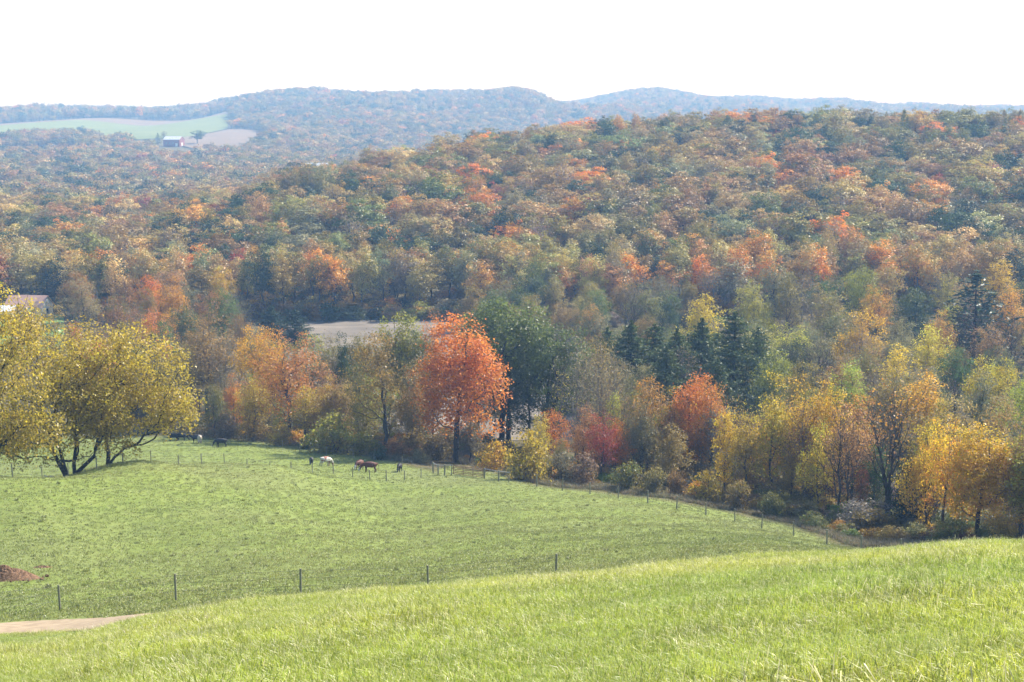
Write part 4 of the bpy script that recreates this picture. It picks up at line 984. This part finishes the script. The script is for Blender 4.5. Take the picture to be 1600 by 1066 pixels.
# pasture
xs = []; ys = []; y = 58.0
while y < 285:
    sp = .42 + .0032 * (y - 58); W0 = .352 * y + 4; nn = int(2 * W0 / sp); xs.append(np.linspace(-W0, W0, nn) + rgg.uniform(-.5, .5, nn) * sp); ys.append(y + rgg.uniform(-.5, .5, nn) * sp); y += sp
x = np.concatenate(xs); y = np.concatenate(ys); u = ucol(x, y); ty = np.interp(x, TRX, TRY)
k = (y < pasture_edge(u) + np.interp(u, [600, 680, 700, 775, 800, 900, 1100, 1300, 1720], [2.5, 3, 26, 26, 6, 9, 20, 26, 24])) & ~((y < ty + .1) & (x < TRX[-1])) & (y > 58); x = x[k]; y = y[k]; n = len(x)
pt = patchy(x, y, .35, 3); pt2 = patchy(x, y, .07, 4); w = np.clip(.5 + .3 * pt2 + .2 * pt, 0, 1)[:, None]
tg = (np.array((.205, .245, .046)) * (1 - w) + np.array((.28, .295, .072)) * w) * (1 + rgg.normal(size=(n, 1)) * .15)
dk = rgg.uniform(size=n) < .02 + .028 * np.clip(pt, 0, 2); tg[dk] *= np.array((.66, .70, .7)); out_ = y > pasture_edge(ucol(x, y)) + .5; tg[out_] *= np.array((.80, .80, .80))
s = rgg.uniform(.7, 1.25, (n, 1)) * np.array([[1.15, 1.15, 1.0]]) * np.where(dk, rgg.uniform(.4, 1.2, n), 1.0)[:, None]
ptufts = [tuft('pasture_tuft', 340 + i, 46, .36, .05, .15, .03, .9, 'pasture_blade', .07) for i in range(4)] + [tuft('rank_tuft', 350 + i, 44, .17, .12, .26, .03, .8, 'pasture_blade', .04) for i in range(2)]
pk = np.where(dk, rgg.integers(4, 6, n), rgg.integers(0, 4, n))
instancer('pasture_grass', ptufts, pk, np.c_[x, y, H(x, y)], np.c_[rgg.normal(size=(n, 2)) * .08, rgg.uniform(0, 6.28, n)], s, np.clip(tg, .015, .9), np.tile(np.array((.40, .38, .24)), (n, 1)), 'short grazed grass of the pasture with darker tufts')
print('pasture', n)
# tall dry weeds between the fence and the wood
n = 5200; u = rgg.uniform(240, 1720, n); lo = pasture_edge(u) + np.interp(u, [240, 640, 680, 775, 800, 900, 1100, 1300, 1500, 1720], [.5, .5, 26.0, 26.0, 4.0, 6.0, 15.0, 22, 20, 18.0]); y = lo + rgg.uniform(0, 1, n) ** .8 * np.interp(u, [240, 400, 640, 760, 840, 1300, 1720], [14, 16, 15, 12, 8, 9, 12])
Pw = np.array([at(a, b) for a, b in zip(u, y)])
wc = [jit(rgg, c, .08, .2) for c in [((.15, .155, .06), (.20, .185, .09), (.16, .14, .08), (.13, .155, .055))[i] for i in rgg.integers(0, 4, n)]]
s = rgg.uniform(.5, 1.1, (n, 1)) * np.array([[1.2, 1.2, .9]])
instancer('tall_weeds', [tuft('weed_tuft', 360 + i, 40, .4, .3, .85, .035, .6, 'dry_blade', .3, .1) for i in range(3)], rgg.integers(0, 3, n), Pw, np.c_[rgg.normal(size=(n, 2)) * .08, rgg.uniform(0, 6.28, n)], s, np.array(wc), np.tile(np.array((.33, .27, .17)), (n, 1)), 'tall dry weeds along the fence and the wood edge')

# ------------------------------------------------------------------ fences, gate
def fence(label, pts, hts, rad, wires, lean_seed, wire_r=.006):
    """pts: ground points; each post and each wire a part"""
    f = empty('wire_fence', pts[0], label, 'fence', None); o = Vector(pts[0]); rg = np.random.default_rng(lean_seed); tops = []
    for p, h in zip(pts, hts):
        q = Vector(p) - o; m = MB(); dx, dy = rg.normal() * .025 * h, rg.normal() * .02 * h; r = rad * rg.uniform(.85, 1.2)
        m.tube([q + Vector((0, 0, -.35)), q + Vector((dx * .5, dy * .5, h * .5)), q + Vector((dx, dy, h - .02)), q + Vector((dx, dy, h))], r, 8, r * .9)
        obj('post', m.mesh('post', M['post_wood']), f); tops.append((q, dx, dy, h))
    for wz in wires:
        m = MB(); pl = []
        for i, (q, dx, dy, h) in enumerate(tops):
            a = q + Vector((dx * wz, dy * wz + .0, h * wz)); pl.append(a)
            if i < len(tops) - 1:
                q2, dx2, dy2, h2 = tops[i + 1]; b = q2 + Vector((dx2 * wz, dy2 * wz, h2 * wz))
                gz = float(H(o.x + (a.x + b.x) / 2, o.y + (a.y + b.y) / 2)) - o.z + .08
                mid = (a + b) / 2 - Vector((0, 0, .03)); mid.z = max(mid.z, gz + .9 * wz * .2); pl.append(mid)
        m.tube(pl, wire_r, 4); obj('wire', m.mesh('wire', M['wire']), f)
    return f
# near fence across the pasture
nf_ = [hit(-110, 972, 0, 66), hit(94, 954, 0, 66), hit(275, 938.5, 0, 66), hit(470, 930, 0, 66), hit(669, 921, 0, 66)]
d_ = (nf_[-1][0] - nf_[-2][0], nf_[-1][1] - nf_[-2][1])
for k in (1,): xx, yy = nf_[4][0] + d_[0] * k * 1.02, nf_[4][1] + d_[1] * k * .2 - .3 * k; nf_.append((xx, yy, float(H(xx, yy))))
hts = []
for p, vt in zip(nf_, (931, 914.5, 897, 888.5, 883.5, 889.5, 893)): hts.append(float(np.clip(CAMZ - tandep(vt) * p[1] - p[2], 1.0, 1.75)))
print('near posts', [(round(p[0], 1), round(p[1], 1)) for p in nf_], [round(h, 2) for h in hts])
fence('row of lone grey posts crossing the pasture just past the near grass', nf_, hts, .062, (.35, .65, .93), 1)
# fence along the pasture crest, left to gate
cf_ = []
for u, y in ((-28, 143), (20, 146.5), (66, 151), (107, 155.5), (151, 159.5), (192, 163.5), (236, 169), (279, 175), (315, 181), (351, 187), (386, 192.5), (422, 196.5), (455, 198.5), (488, 199.5), (521, 199), (551, 197), (578, 196), (604, 195), (632, 198), (658, 201.5)):
    cf_.append(at(u, y))
fence('post and wire fence running along the pasture crest past the yellow trees', cf_, [1.35 + .1 * math.sin(i * 2.3) for i in range(len(cf_))], .06, (.3, .55, .8, .97), 2)
# back fence below the wood on the left
bf_ = [at(u, y) for u, y in ((385, 250), (416, 245), (442, 240), (468, 236), (510, 231), (552, 227), (584, 224), (628, 219), (676, 212))]
fence('weedy back fence behind the grazing cattle at the foot of the wood', bf_, [1.35] * 9, .055, (.3, .55, .8, .97), 3)
# right fence
rp_ = _fr[3:]
fence('long wire fence between pasture and wood running up to the near slope', rp_, [1.55 + .08 * math.sin(i * 1.7) for i in range(len(rp_))], .07, (.2, .4, .6, .8, .97), 4)
# braced corner right of the gate
def brace(label, pts, h, top_th):
    f = empty('brace_fence', pts[0], label, 'fence'); o = Vector(pts[0]); qs = [Vector(p) - o for p in pts]
    for i, q in enumerate(qs):
        m = MB(); m.tube([q + Vector((0, 0, -.35)), q + Vector((.02 * i, 0, h * .5)), q + Vector((.03 * i, 0, h))], .10 if i < len(qs) - 1 else .065, 8); obj('post', m.mesh('post', M['post_wood']), f)
    for a, b in zip(qs[:-1], qs[1:]):
        m = MB(); m.tube([a + Vector((0, 0, h - .12)), b + Vector((.02, 0, h - .14))], .055, 7); obj('rail', m.mesh('rail', M['rail_grey']), f)
    return f
brace('braced grey wooden corner posts right of the brown gate', [_fr[0], _fr[1], _fr[2]], 1.45, .06)
lc = [hit(677, 739.5, 0, 150), hit(684.5, 742.5, 0, 150), hit(694.5, 743, 0, 150), hit(705, 742.5, 0, 150)]
brace('grey timber walk through frame left of the brown gate', lc, 1.5, .06)
# the gate
g0 = Vector(hit(708.5, 742.5, 0, 150)); g1 = Vector(_fr[0]) + Vector((-.18, 0, 0))
gate = empty('field_gate', g0, 'brown five bar pipe gate closing the pasture corner', 'gate'); L = g1 - g0
for k in range(6):
    m = MB(); zz = .18 + k * .225; m.tube([Vector((0, 0, zz)), L + Vector((0, 0, zz))], .045, 6); obj('rail', m.mesh('rail', M['gate_rust']), gate)
for t in (.0, .33, .66, 1.0):
    m = MB(); m.tube([L * t + Vector((0, -.03, .12)), L * t + Vector((0, -.03, 1.36))], .055, 6); obj('stile', m.mesh('stile', M['gate_rust']), gate)

# pale guard rail behind the trees at right
gp = [hit(u, v, .62, 150) for u, v in ((950, 738), (1008, 747.5), (1065, 757))] + [hit(u, v, .62, 120) for u, v in ((1200, 780), (1320, 799.5), (1400, 812.5), (1500, 830), (1600, 848))]
gx = np.array([p[0] for p in gp]); gy = np.array([p[1] for p in gp]); cof = np.polyfit(gx, gy, 2); gxs = np.linspace(gx[0], gx[-1], 24); gys = np.polyval(cof, gxs)
gr = empty('guard_rail', (gxs[0], gys[0], float(H(gxs[0], gys[0]))), 'pale metal guard rail glimpsed between trunks behind the fence row', 'guard rail'); o = gr.location.copy()
m = MB()
for dz, dy in ((.5, 0), (.58, -.05), (.66, 0), (.74, -.05), (.82, 0)):
    m.tube([Vector((a, b + dy, float(H(a, b)) + dz)) - o for a, b in zip(gxs, gys)], .055, 5)
obj('beam', m.mesh('beam', M['guard_steel']), gr)
for a, b in zip(gxs[::1], gys[::1]):
    m = MB(); m.box(Vector((a, b + .1, float(H(a, b)) + .3)) - o, (.12, .12, 1.0)); obj('post', m.mesh('post', M['rail_grey']), gr)

# ------------------------------------------------------------------ soil heap by the left edge
def heap():
    p = hit(14, 905, 0, 66); rg = np.random.default_rng(8)
    bm = bmesh.new(); bmesh.ops.create_grid(bm, x_segments=60, y_segments=44, size=1)
    ph = [(rg.uniform(0, 6.28), rg.uniform(2, 9), rg.uniform(0, 6.28)) for _ in range(14)]
    for v in bm.verts:
        x, y = v.co.x, v.co.y; r = math.sqrt(x * x + y * y)
        n_ = sum(math.sin((x * math.cos(a) + y * math.sin(a)) * f + q) / f ** .7 for a, f, q in ph) * .13
        e = max(0, 1 - (r * (1 + n_ * .35)) ** 1.7)
        h = e * (1 + .9 * n_) + (.30 * max(0, 1 - ((x + .35) ** 2 + y * y) * 5)) + e * rg.uniform(-.07, .07)
        xx, yy = x * 2.1, y * 1.3
        v.co = (xx, yy, h * .72 - .06 + float(H(p[0] + xx, p[1] + yy)) - p[2] + (-.1 if r > 1 else 0))
    bmesh.ops.delete(bm, geom=[v for v in bm.verts if (v.co.x / 2.1) ** 2 + (v.co.y / 1.3) ** 2 > 1.15], context='VERTS')
    me = bpy.data.meshes.new('soil_heap'); bm.to_mesh(me); bm.free(); me.materials.append(M['soil'])
    t = empty('soil_heap', p, 'heap of dug reddish brown soil on the pasture', 'soil heap'); obj('mound', me, t)
    for i in range(26):
        a = rg.uniform(0, 6.28); d = rg.uniform(.7, 1.25); q = (math.cos(a) * 2.1 * d, math.sin(a) * 1.3 * d); b2 = bmesh.new(); bmesh.ops.create_icosphere(b2, subdivisions=1, radius=rg.uniform(.06, .16))
        for v in b2.verts: v.co = v.co * rg.uniform(.7, 1.2) + Vector((q[0], q[1], float(H(p[0] + q[0], p[1] + q[1])) - p[2] + .05))
        m2 = bpy.data.meshes.new('clod'); b2.to_mesh(m2); b2.free(); m2.materials.append(M['soil']); obj('clod', m2, t)
    p2 = hit(66, 887, 0, 66); t2 = bpy.data.meshes.new('soil_scrape'); b3 = bmesh.new(); bmesh.ops.create_grid(b3, x_segments=24, y_segments=12, size=1)
    for v in b3.verts:
        x, y = v.co.x, v.co.y; e = max(0, 1 - x * x - y * y); xx, yy = x * .8, y * .4
        v.co = (xx, yy, e * (.12 + rg.uniform(-.05, .08)) + float(H(p2[0] + xx, p2[1] + yy)) - p2[2] - .04)
    b3.to_mesh(t2); b3.free(); t2.materials.append(M['soil']); obj('soil_scrape', t2, None, p2, None, 'low scrape of bare soil right of the reddish heap', 'soil')
heap()

# ------------------------------------------------------------------ cattle
def coat(name, main, second=None, thr=.5, scale=1.6, face=None, belly=None, legs=None):
    m, nt, out = mat_new(name); tc = N(nt, 'ShaderNodeTexCoord'); p = N(nt, 'ShaderNodeBsdfPrincipled'); p.inputs['Roughness'].default_value = .7
    c = mixc(nt, noise(nt, 9, 3, .5, tc.outputs['Object']), main, tuple(x * .75 for x in main)); sep = N(nt, 'ShaderNodeSeparateXYZ'); nt.links.new(tc.outputs['Object'], sep.inputs[0])
    if second:
        f = mathn(nt, 'MULTIPLY', mathn(nt, 'SUBTRACT', noise(nt, scale, 1, .4, tc.outputs['Object']), thr), 25, True); c = mixc(nt, f, c, second)
    if legs:
        c = mixc(nt, mathn(nt, 'MULTIPLY', mathn(nt, 'SUBTRACT', .42, sep.outputs[2]), 20, True), c, legs)
    if face:
        c = mixc(nt, mathn(nt, 'MULTIPLY', mathn(nt, 'SUBTRACT', sep.outputs[0], face[1]), 25, True), c, face[0])
    nt.links.new(c, p.inputs['Base Color']); nt.links.new(p.outputs[0], out.inputs[0]); return m
WHITE = (.58, .55, .50); BLACK = (.012, .012, .015); BROWN = (.12, .034, .02)
def cow_mesh(name, pose, mat, seed=0):
    rg = random.Random(seed)
    if pose == 'graze': head = [((.86, 0, 1.12), (.20, .26)), ((1.10, 0, .84), (.15, .19)), ((1.28, 0, .52), (.13, .14)), ((1.36, 0, .34), (.125, .12)), ((1.44, 0, .12), (.085, .085))]
    elif pose == 'stand': head = [((.86, 0, 1.22), (.2, .26)), ((1.12, 0, 1.40), (.16, .2)), ((1.34, 0, 1.50), (.14, .15)), ((1.52, 0, 1.42), (.13, .125)), ((1.76, 0, 1.26), (.09, .085))]
    else: head = [((.80, 0, 1.18), (.2, .26)), ((1.0, .1, 1.38), (.15, .18)), ((1.1, .28, 1.46), (.13, .14)), ((1.14, .44, 1.40), (.12, .12)), ((1.18, .64, 1.26), (.085, .085))]
    V = [(-.82, 0, 1.12), (-.45, 0, 1.08), (0, 0, 1.03), (.42, 0, 1.06)]; R = [(.30, .34), (.36, .38), (.39, .43), (.33, .41)]; E = [(0, 1), (1, 2), (2, 3)]
    prev = 3
    for p, r in head: V.append(p); R.append(r); E.append((prev, len(V) - 1)); prev = len(V) - 1
    poll = prev - 2
    for s in (-1, 1):
        hp = Vector(V[poll]); V.append(tuple(hp + Vector((-.03, s * .17, .06)))); R.append((.05, .05)); V.append(tuple(hp + Vector((-.06, s * .30, .05)))); R.append((.03, .045)); E += [(poll, len(V) - 2), (len(V) - 2, len(V) - 1)]
        st = rg.uniform(-.14, .14)
        for q, r, a in (((.48, s * .19, .78), (.15, .15), 3), ((.50 + st, s * .18, .42), (.075, .075), None), ((.50 + st * .9, s * .18, .10), (.055, .055), None), ((.53 + st * .9, s * .18, .0), (.07, .06), None)):
            V.append(q); R.append(r); E.append((a if a is not None else len(V) - 2, len(V) - 1))
        st = rg.uniform(-.14, .14)
        for q, r, a in (((-.72, s * .20, .86), (.18, .2), 0), ((-.66, s * .2, .66), (.12, .13), None), ((-.88 + st, s * .19, .44), (.075, .075), None), ((-.84 + st, s * .19, .10), (.055, .055), None), ((-.80 + st, s * .19, .0), (.07, .06), None)):
            V.append(q); R.append(r); E.append((a if a is not None else len(V) - 2, len(V) - 1))
    for q, r in (((-1.10, 0, 1.26), (.06, .06)), ((-1.17, 0, 1.0), (.03, .03)), ((-1.17, 0, .62), (.025, .025)), ((-1.17, 0, .42), (.05, .05))):
        V.append(q); R.append(r); E.append((0 if q[0] > -1.12 else len(V) - 2, len(V) - 1))
    me = bpy.data.meshes.new(name); me.from_pydata(V, E, []); o = bpy.data.objects.new(name, me); COL.objects.link(o)
    sk = o.modifiers.new('skin', 'SKIN'); sk.use_smooth_shade = True
    for i, r in enumerate(R): me.skin_vertices[0].data[i].radius = r
    me.skin_vertices[0].data[2].use_root = True
    ss = o.modifiers.new('sub', 'SUBSURF'); ss.levels = 1; ss.render_levels = 1
    dg = bpy.context.evaluated_depsgraph_get(); m2 = bpy.data.meshes.new_from_object(o.evaluated_get(dg)); bpy.data.objects.remove(o); bpy.data.meshes.remove(me)
    m2.name = name; m2.materials.clear(); m2.materials.append(mat); return m2
CT = {'bw': coat('coat_black_whiteface', BLACK, face=(WHITE, 1.30)), 'black': coat('coat_black', BLACK), 'brown': coat('coat_brown_whiteface', BROWN, face=(WHITE, 1.27)),
      'cream': coat('coat_cream', (.50, .44, .35), legs=(.22, .17, .12)), 'patch': coat('coat_white_brown', WHITE, (.26, .085, .05), .52, 1.5), 'blackhead': coat('coat_black_white_blaze', BLACK, face=(WHITE, 1.62)),
      'charcoal': coat('coat_charcoal', (.035, .035, .04))}
cg = 'cattle grazing in the pasture'
def cow(u, y, facing, ct, pose, label, sc=1.0, seed=0):
    """facing: degrees, 0 = to the right of the picture, 90 = away"""
    x, y, z = at(u, y); hx = .6; a = math.radians(facing)
    o = obj('cow', cow_mesh('cow', pose, CT[ct], seed), None, (x, y, z - .015), None, label, 'cow', cg); 
    e = .8; gx_ = (float(H(x + e, y)) - float(H(x - e, y))) / (2 * e); gy_ = (float(H(x, y + e)) - float(H(x, y - e))) / (2 * e)
    nrm = Vector((-gx_, -gy_, 1)).normalized(); f = Vector((math.cos(a), math.sin(a), 0)); f = (f - nrm * f.dot(nrm)).normalized(); s = nrm.cross(f)
    o.rotation_euler = Matrix((f, s, nrm)).transposed().to_euler(); o.scale = (sc, sc, sc); return o
cow(345, 237, 182, 'bw', 'graze', 'black cow with white face grazing alone right of the cream backed one', .95, 1)
cow(312, 243, 105, 'cream', 'graze', 'cream backed cow seen from behind in front of a black one', .95, 2)
cow(307, 246.5, 190, 'blackhead', 'stand', 'black cow with white blaze standing behind the cream backed cow', .95, 3)
cow(270, 257, 170, 'black', 'stand', 'black cow at the thicket edge, left of the pair', .95, 4)
cow(283, 256, 15, 'black', 'graze', 'black cow grazing in the weeds, head to the right', .95, 5)
cow(486, 213, 100, 'charcoal', 'graze', 'charcoal calf seen from behind next to the white and brown cow', .8, 6)
cow(509, 212, 48, 'patch', 'graze', 'white and brown patched cow grazing with its head to the right', .95, 7)
cow(561, 211, 248, 'brown', 'graze', 'reddish brown cow grazing towards the crest fence, seen from the front', .98, 8)
cow(577, 207, 184, 'brown', 'graze', 'dark reddish brown cow with white face, broadside behind a post', 1.0, 9)
cow(624, 209, 262, 'black', 'graze', 'black calf grazing alone facing the crest fence', .82, 10)
# calf lying by the forked trunk
x, y, z = at(80, 157.5)
lc_ = obj('calf', None); bpy.data.objects.remove(lc_)
def calf():
    V = [(-.45, 0, .24), (0, 0, .27), (.35, 0, .28), (.55, 0, .42), (.68, 0, .52), (.85, 0, .46), (.3, .25, .1), (.62, .22, .07), (-.4, .27, .1), (-.1, .32, .07), (.3, -.25, .1), (.62, -.22, .07), (-.4, -.27, .1), (-.1, -.32, .07), (.62, .16, .56), (.62, -.16, .56)]
    R = [.22, .26, .22, .13, .1, .065, .08, .045, .1, .05, .08, .045, .1, .05, .04, .04]; E = [(0, 1), (1, 2), (2, 3), (3, 4), (4, 5), (2, 6), (6, 7), (0, 8), (8, 9), (2, 10), (10, 11), (0, 12), (12, 13), (4, 14), (4, 15)]
    me = bpy.data.meshes.new('calf'); me.from_pydata(V, E, []); o = bpy.data.objects.new('calf_build', me); COL.objects.link(o); o.modifiers.new('skin', 'SKIN').use_smooth_shade = True
    for i, r in enumerate(R): me.skin_vertices[0].data[i].radius = (r, r)
    me.skin_vertices[0].data[1].use_root = True; o.modifiers.new('sub', 'SUBSURF').render_levels = 1
    m2 = bpy.data.meshes.new_from_object(o.evaluated_get(bpy.context.evaluated_depsgraph_get())); bpy.data.objects.remove(o); m2.materials.clear(); m2.materials.append(CT['patch']); return m2
c_ = obj('calf', calf(), None, (x, y, z - .02), None, 'brown and white calf lying at the foot of the forked yellow tree', 'calf'); c_.rotation_euler = (0, 0, math.radians(200))

# ------------------------------------------------------------------ buildings, car, mast
def gable(name, label, cat, pos, L, W, wall_h, roof_h, rz, wallm, roofm, windows, doors, eave=.4, cup=False, sink=.3):
    t = empty(name, pos, label, cat, None, rz)
    m = MB(); a, b = L / 2, W / 2; z0 = -sink
    for q in (((-a, -b, z0), (a, -b, z0), (a, -b, wall_h), (-a, -b, wall_h)), ((a, b, z0), (-a, b, z0), (-a, b, wall_h), (a, b, wall_h)), ((a, -b, z0), (a, b, z0), (a, b, wall_h), (a, 0, wall_h + roof_h), (a, -b, wall_h)), ((-a, b, z0), (-a, -b, z0), (-a, -b, wall_h), (-a, 0, wall_h + roof_h), (-a, b, wall_h))): m.poly(q)
    obj('wall', m.mesh('wall', M[wallm]), t)
    m = MB(); th = .12; k = (roof_h / b)
    for s in (-1, 1):
        e = [(-a - eave, 0, wall_h + roof_h + .06), (a + eave, 0, wall_h + roof_h + .06), (a + eave, s * (b + eave), wall_h - k * eave + .06), (-a - eave, s * (b + eave), wall_h - k * eave + .06)]
        tp = [(p[0], p[1], p[2] + th) for p in e]
        m.poly(e); m.poly(tp[::-1])
        for i in range(4): j = (i + 1) % 4; m.poly((e[i], e[j], tp[j], tp[i]))
    obj('roof', m.mesh('roof', M[roofm]), t)
    for (side, p, w, z, h) in windows:
        f = MB(); g = MB()
        if side == 'f': f.box((p, -b - .03, z + h / 2), (w + .2, .1, h + .2)); g.box((p, -b - .075, z + h / 2), (w, .05, h))
        else: f.box((a + .03, p, z + h / 2), (.1, w + .2, h + .2)); g.box((a + .075, p, z + h / 2), (.05, w, h))
        wo = obj('window', f.mesh('window', M['white_paint']), t); obj('pane', g.mesh('pane', M['glass_dark']), wo)
    for (side, p, w, h, mt) in doors:
        f = MB()
        if side == 'f': f.box((p, -b - .04, h / 2), (w, .1, h))
        else: f.box((a + .04, p, h / 2), (.1, w, h))
        obj('door', f.mesh('door', M[mt]), t)
    return t
bp = at(272, float(far_y(1462)))
gable('barn', 'red barn with a white metal roof below the far green field', 'barn', bp, 22.5, 13.5, 8.4, 3.9, math.radians(-16), 'barn_red', 'roof_white', [('f', -7, 1.2, 3.4, 1.5), ('f', -2.4, 1.2, 3.4, 1.5), ('f', 2.2, 1.2, 3.4, 1.5), ('s', 0, 1.5, 7.6, 1.6)], [('f', 7, 3.2, 4.0, 'white_paint'), ('s', 0, 3.8, 4.6, 'white_paint')])
wp = at(497, float(far_y(1180)))
gable('shed', 'long white roofed shed peeping over the ridge trees', 'shed', (wp[0], wp[1], wp[2] + 0), 18, 10, 12.5, 3.0, math.radians(-10), 'white_paint', 'roof_white', [('f', 0, 1.2, 9.6, 1.2), ('f', 4, 1.2, 9.6, 1.2)], [('f', -4, 3, 3, 'rail_grey')])
hp_ = at(46, 428)
gable('house', 'white house with a salmon roof beyond the yellow trees', 'house', hp_, 10.5, 7.5, 3.2, 2.7, math.radians(-8), 'white_paint', 'roof_salmon', [('f', -3.4, 1.1, 1.1, 1.3), ('f', 3.2, 1.1, 1.1, 1.3), ('s', 0, 1.1, 1.1, 1.3)], [('f', 0, 1.0, 2.1, 'rail_grey')])
hp2 = at(8, 424)
gable('garage', 'low white garage at the left end of the salmon roofed house', 'garage', hp2, 6, 6, 2.5, 1.2, math.radians(-8), 'white_paint', 'roof_white', [('f', 1.6, 1.0, 1.1, .9)], [('f', -1.2, 2.4, 2.1, 'rail_grey')])
def car(pos, rz, label):
    t = empty('parked_car', pos, label, 'car', None, rz); bm = bmesh.new()
    prof = [(-2.3, .35), (-2.32, .75), (-2.2, 1.0), (-1.55, 1.05), (-1.05, 1.46), (.45, 1.48), (1.15, 1.02), (2.05, .9), (2.3, .7), (2.3, .35)]
    L = [bm.verts.new((x, -.86 if z < 1.1 else -.68, z)) for x, z in prof]; R_ = [bm.verts.new((x, .86 if z < 1.1 else .68, z)) for x, z in prof]
    n = len(prof); bm.faces.new(L); bm.faces.new(R_[::-1])
    for i in range(n): j = (i + 1) % n; bm.faces.new((L[j], L[i], R_[i], R_[j]))
    bmesh.ops.bevel(bm, geom=bm.edges[:], offset=.06, segments=2, affect='EDGES'); me = bpy.data.meshes.new('body'); bm.to_mesh(me); bm.free(); me.materials.append(M['car_white']); obj('body', me, t)
    for s in (-1, 1):
        m = MB(); m.poly([(-1.35, s * .86, 1.08), (-1.0, s * .71, 1.40), (-.3, s * .70, 1.42), (-.3, s * .86, 1.08)]); m.poly([(-.2, s * .86, 1.08), (-.2, s * .70, 1.42), (.4, s * .71, 1.41), (.95, s * .86, 1.08)]); obj('window', m.mesh('window', M['glass_dark']), t)
        for x in (-1.4, 1.4):
            m = MB(); m.tube([(x, s * .68, .32), (x, s * .9, .32)], .32, 14); w = obj('wheel', m.mesh('wheel', M['rubber']), t); m = MB(); m.tube([(x, s * .86, .32), (x, s * .915, .32)], .19, 12); obj('rim', m.mesh('rim', M['chrome']), w)
        m = MB(); m.box((2.29, s * .62, .74), (.08, .34, .14)); obj('headlight', m.mesh('headlight', M['lamp_clear']), t); m = MB(); m.box((-2.3, s * .66, .84), (.08, .26, .16)); obj('tail_light', m.mesh('tail_light', M['lamp_red']), t)
    return t
cp_ = at(139, 428); car(cp_, math.radians(6), 'white parked car beyond the yellow trees, right of the house')
mp_ = at(1458, float(far_y(2560))); ms = empty('radio_mast', mp_, 'thin red and white radio mast on the far ridge', 'mast')
m = MB()
for a in range(3): m.tube([(.5 * math.cos(a * 2.094), .5 * math.sin(a * 2.094), -1), (.3 * math.cos(a * 2.094), .3 * math.sin(a * 2.094), 84)], .16, 4)
obj('leg_lattice', m.mesh('leg_lattice', M['guard_steel']), ms)
for k in range(42):
    m = MB(); z0 = k * 2
    for a in range(3):
        p0 = (.45 * math.cos(a * 2.094), .45 * math.sin(a * 2.094), z0); p1 = (.45 * math.cos((a + 1) * 2.094), .45 * math.sin((a + 1) * 2.094), z0 + 2); m.tube([p0, p1], .05, 3)
    obj('bracing', m.mesh('bracing', M['guard_steel']), ms)
# a few single far trees by the barn
for u, y, h, w, key, c, lab in ((308, 1478, 15, 20, 'crown', 'dark', 'broad dark tree right of the red barn'), (247, 1470, 12, 8, 'fir', 'dark', 'dark evergreen left of the red barn'), (205, 1475, 12, 7, 'fir', 'dark', 'small dark spire tree in front of the far green field'), (256, 1490, 13, 9, 'thin', 'grey', 'bare grey tree behind the red barn'), (180, 1480, 10, 12, 'crown', 'brown', 'brown round tree in front of the far green field')):
    x, y, z = at(u, float(far_y(y))); pr = PR[key][0]; plant('farm_tree', pr, x, y, h * 1.3, w * 1.3, C_[c], C_['green'] if c == 'dark' else C_[c], lab)

# ------------------------------------------------------------------ haze: the air over the valley
hz = MB(); z0, z1 = -12.0, CAMZ + 112; hz.box((0, 6560, (z0 + z1) / 2), (26000, 13400, z1 - z0))
m, nt, out = mat_new('haze'); pv = N(nt, 'ShaderNodeVolumePrincipled'); pv.inputs['Color'].default_value = (.30, .56, 1.0, 1); pv.inputs['Absorption Color'].default_value = (1, 1, 1, 1); pv.inputs['Density'].default_value = .00029; pv.inputs['Anisotropy'].default_value = .0
nt.links.new(pv.outputs[0], out.inputs['Volume'])
obj('haze', hz.mesh('haze', m), kind='stuff', label='thin blue autumn haze filling the valley')
print('trees', NTREE, 'objects', len(bpy.data.objects))
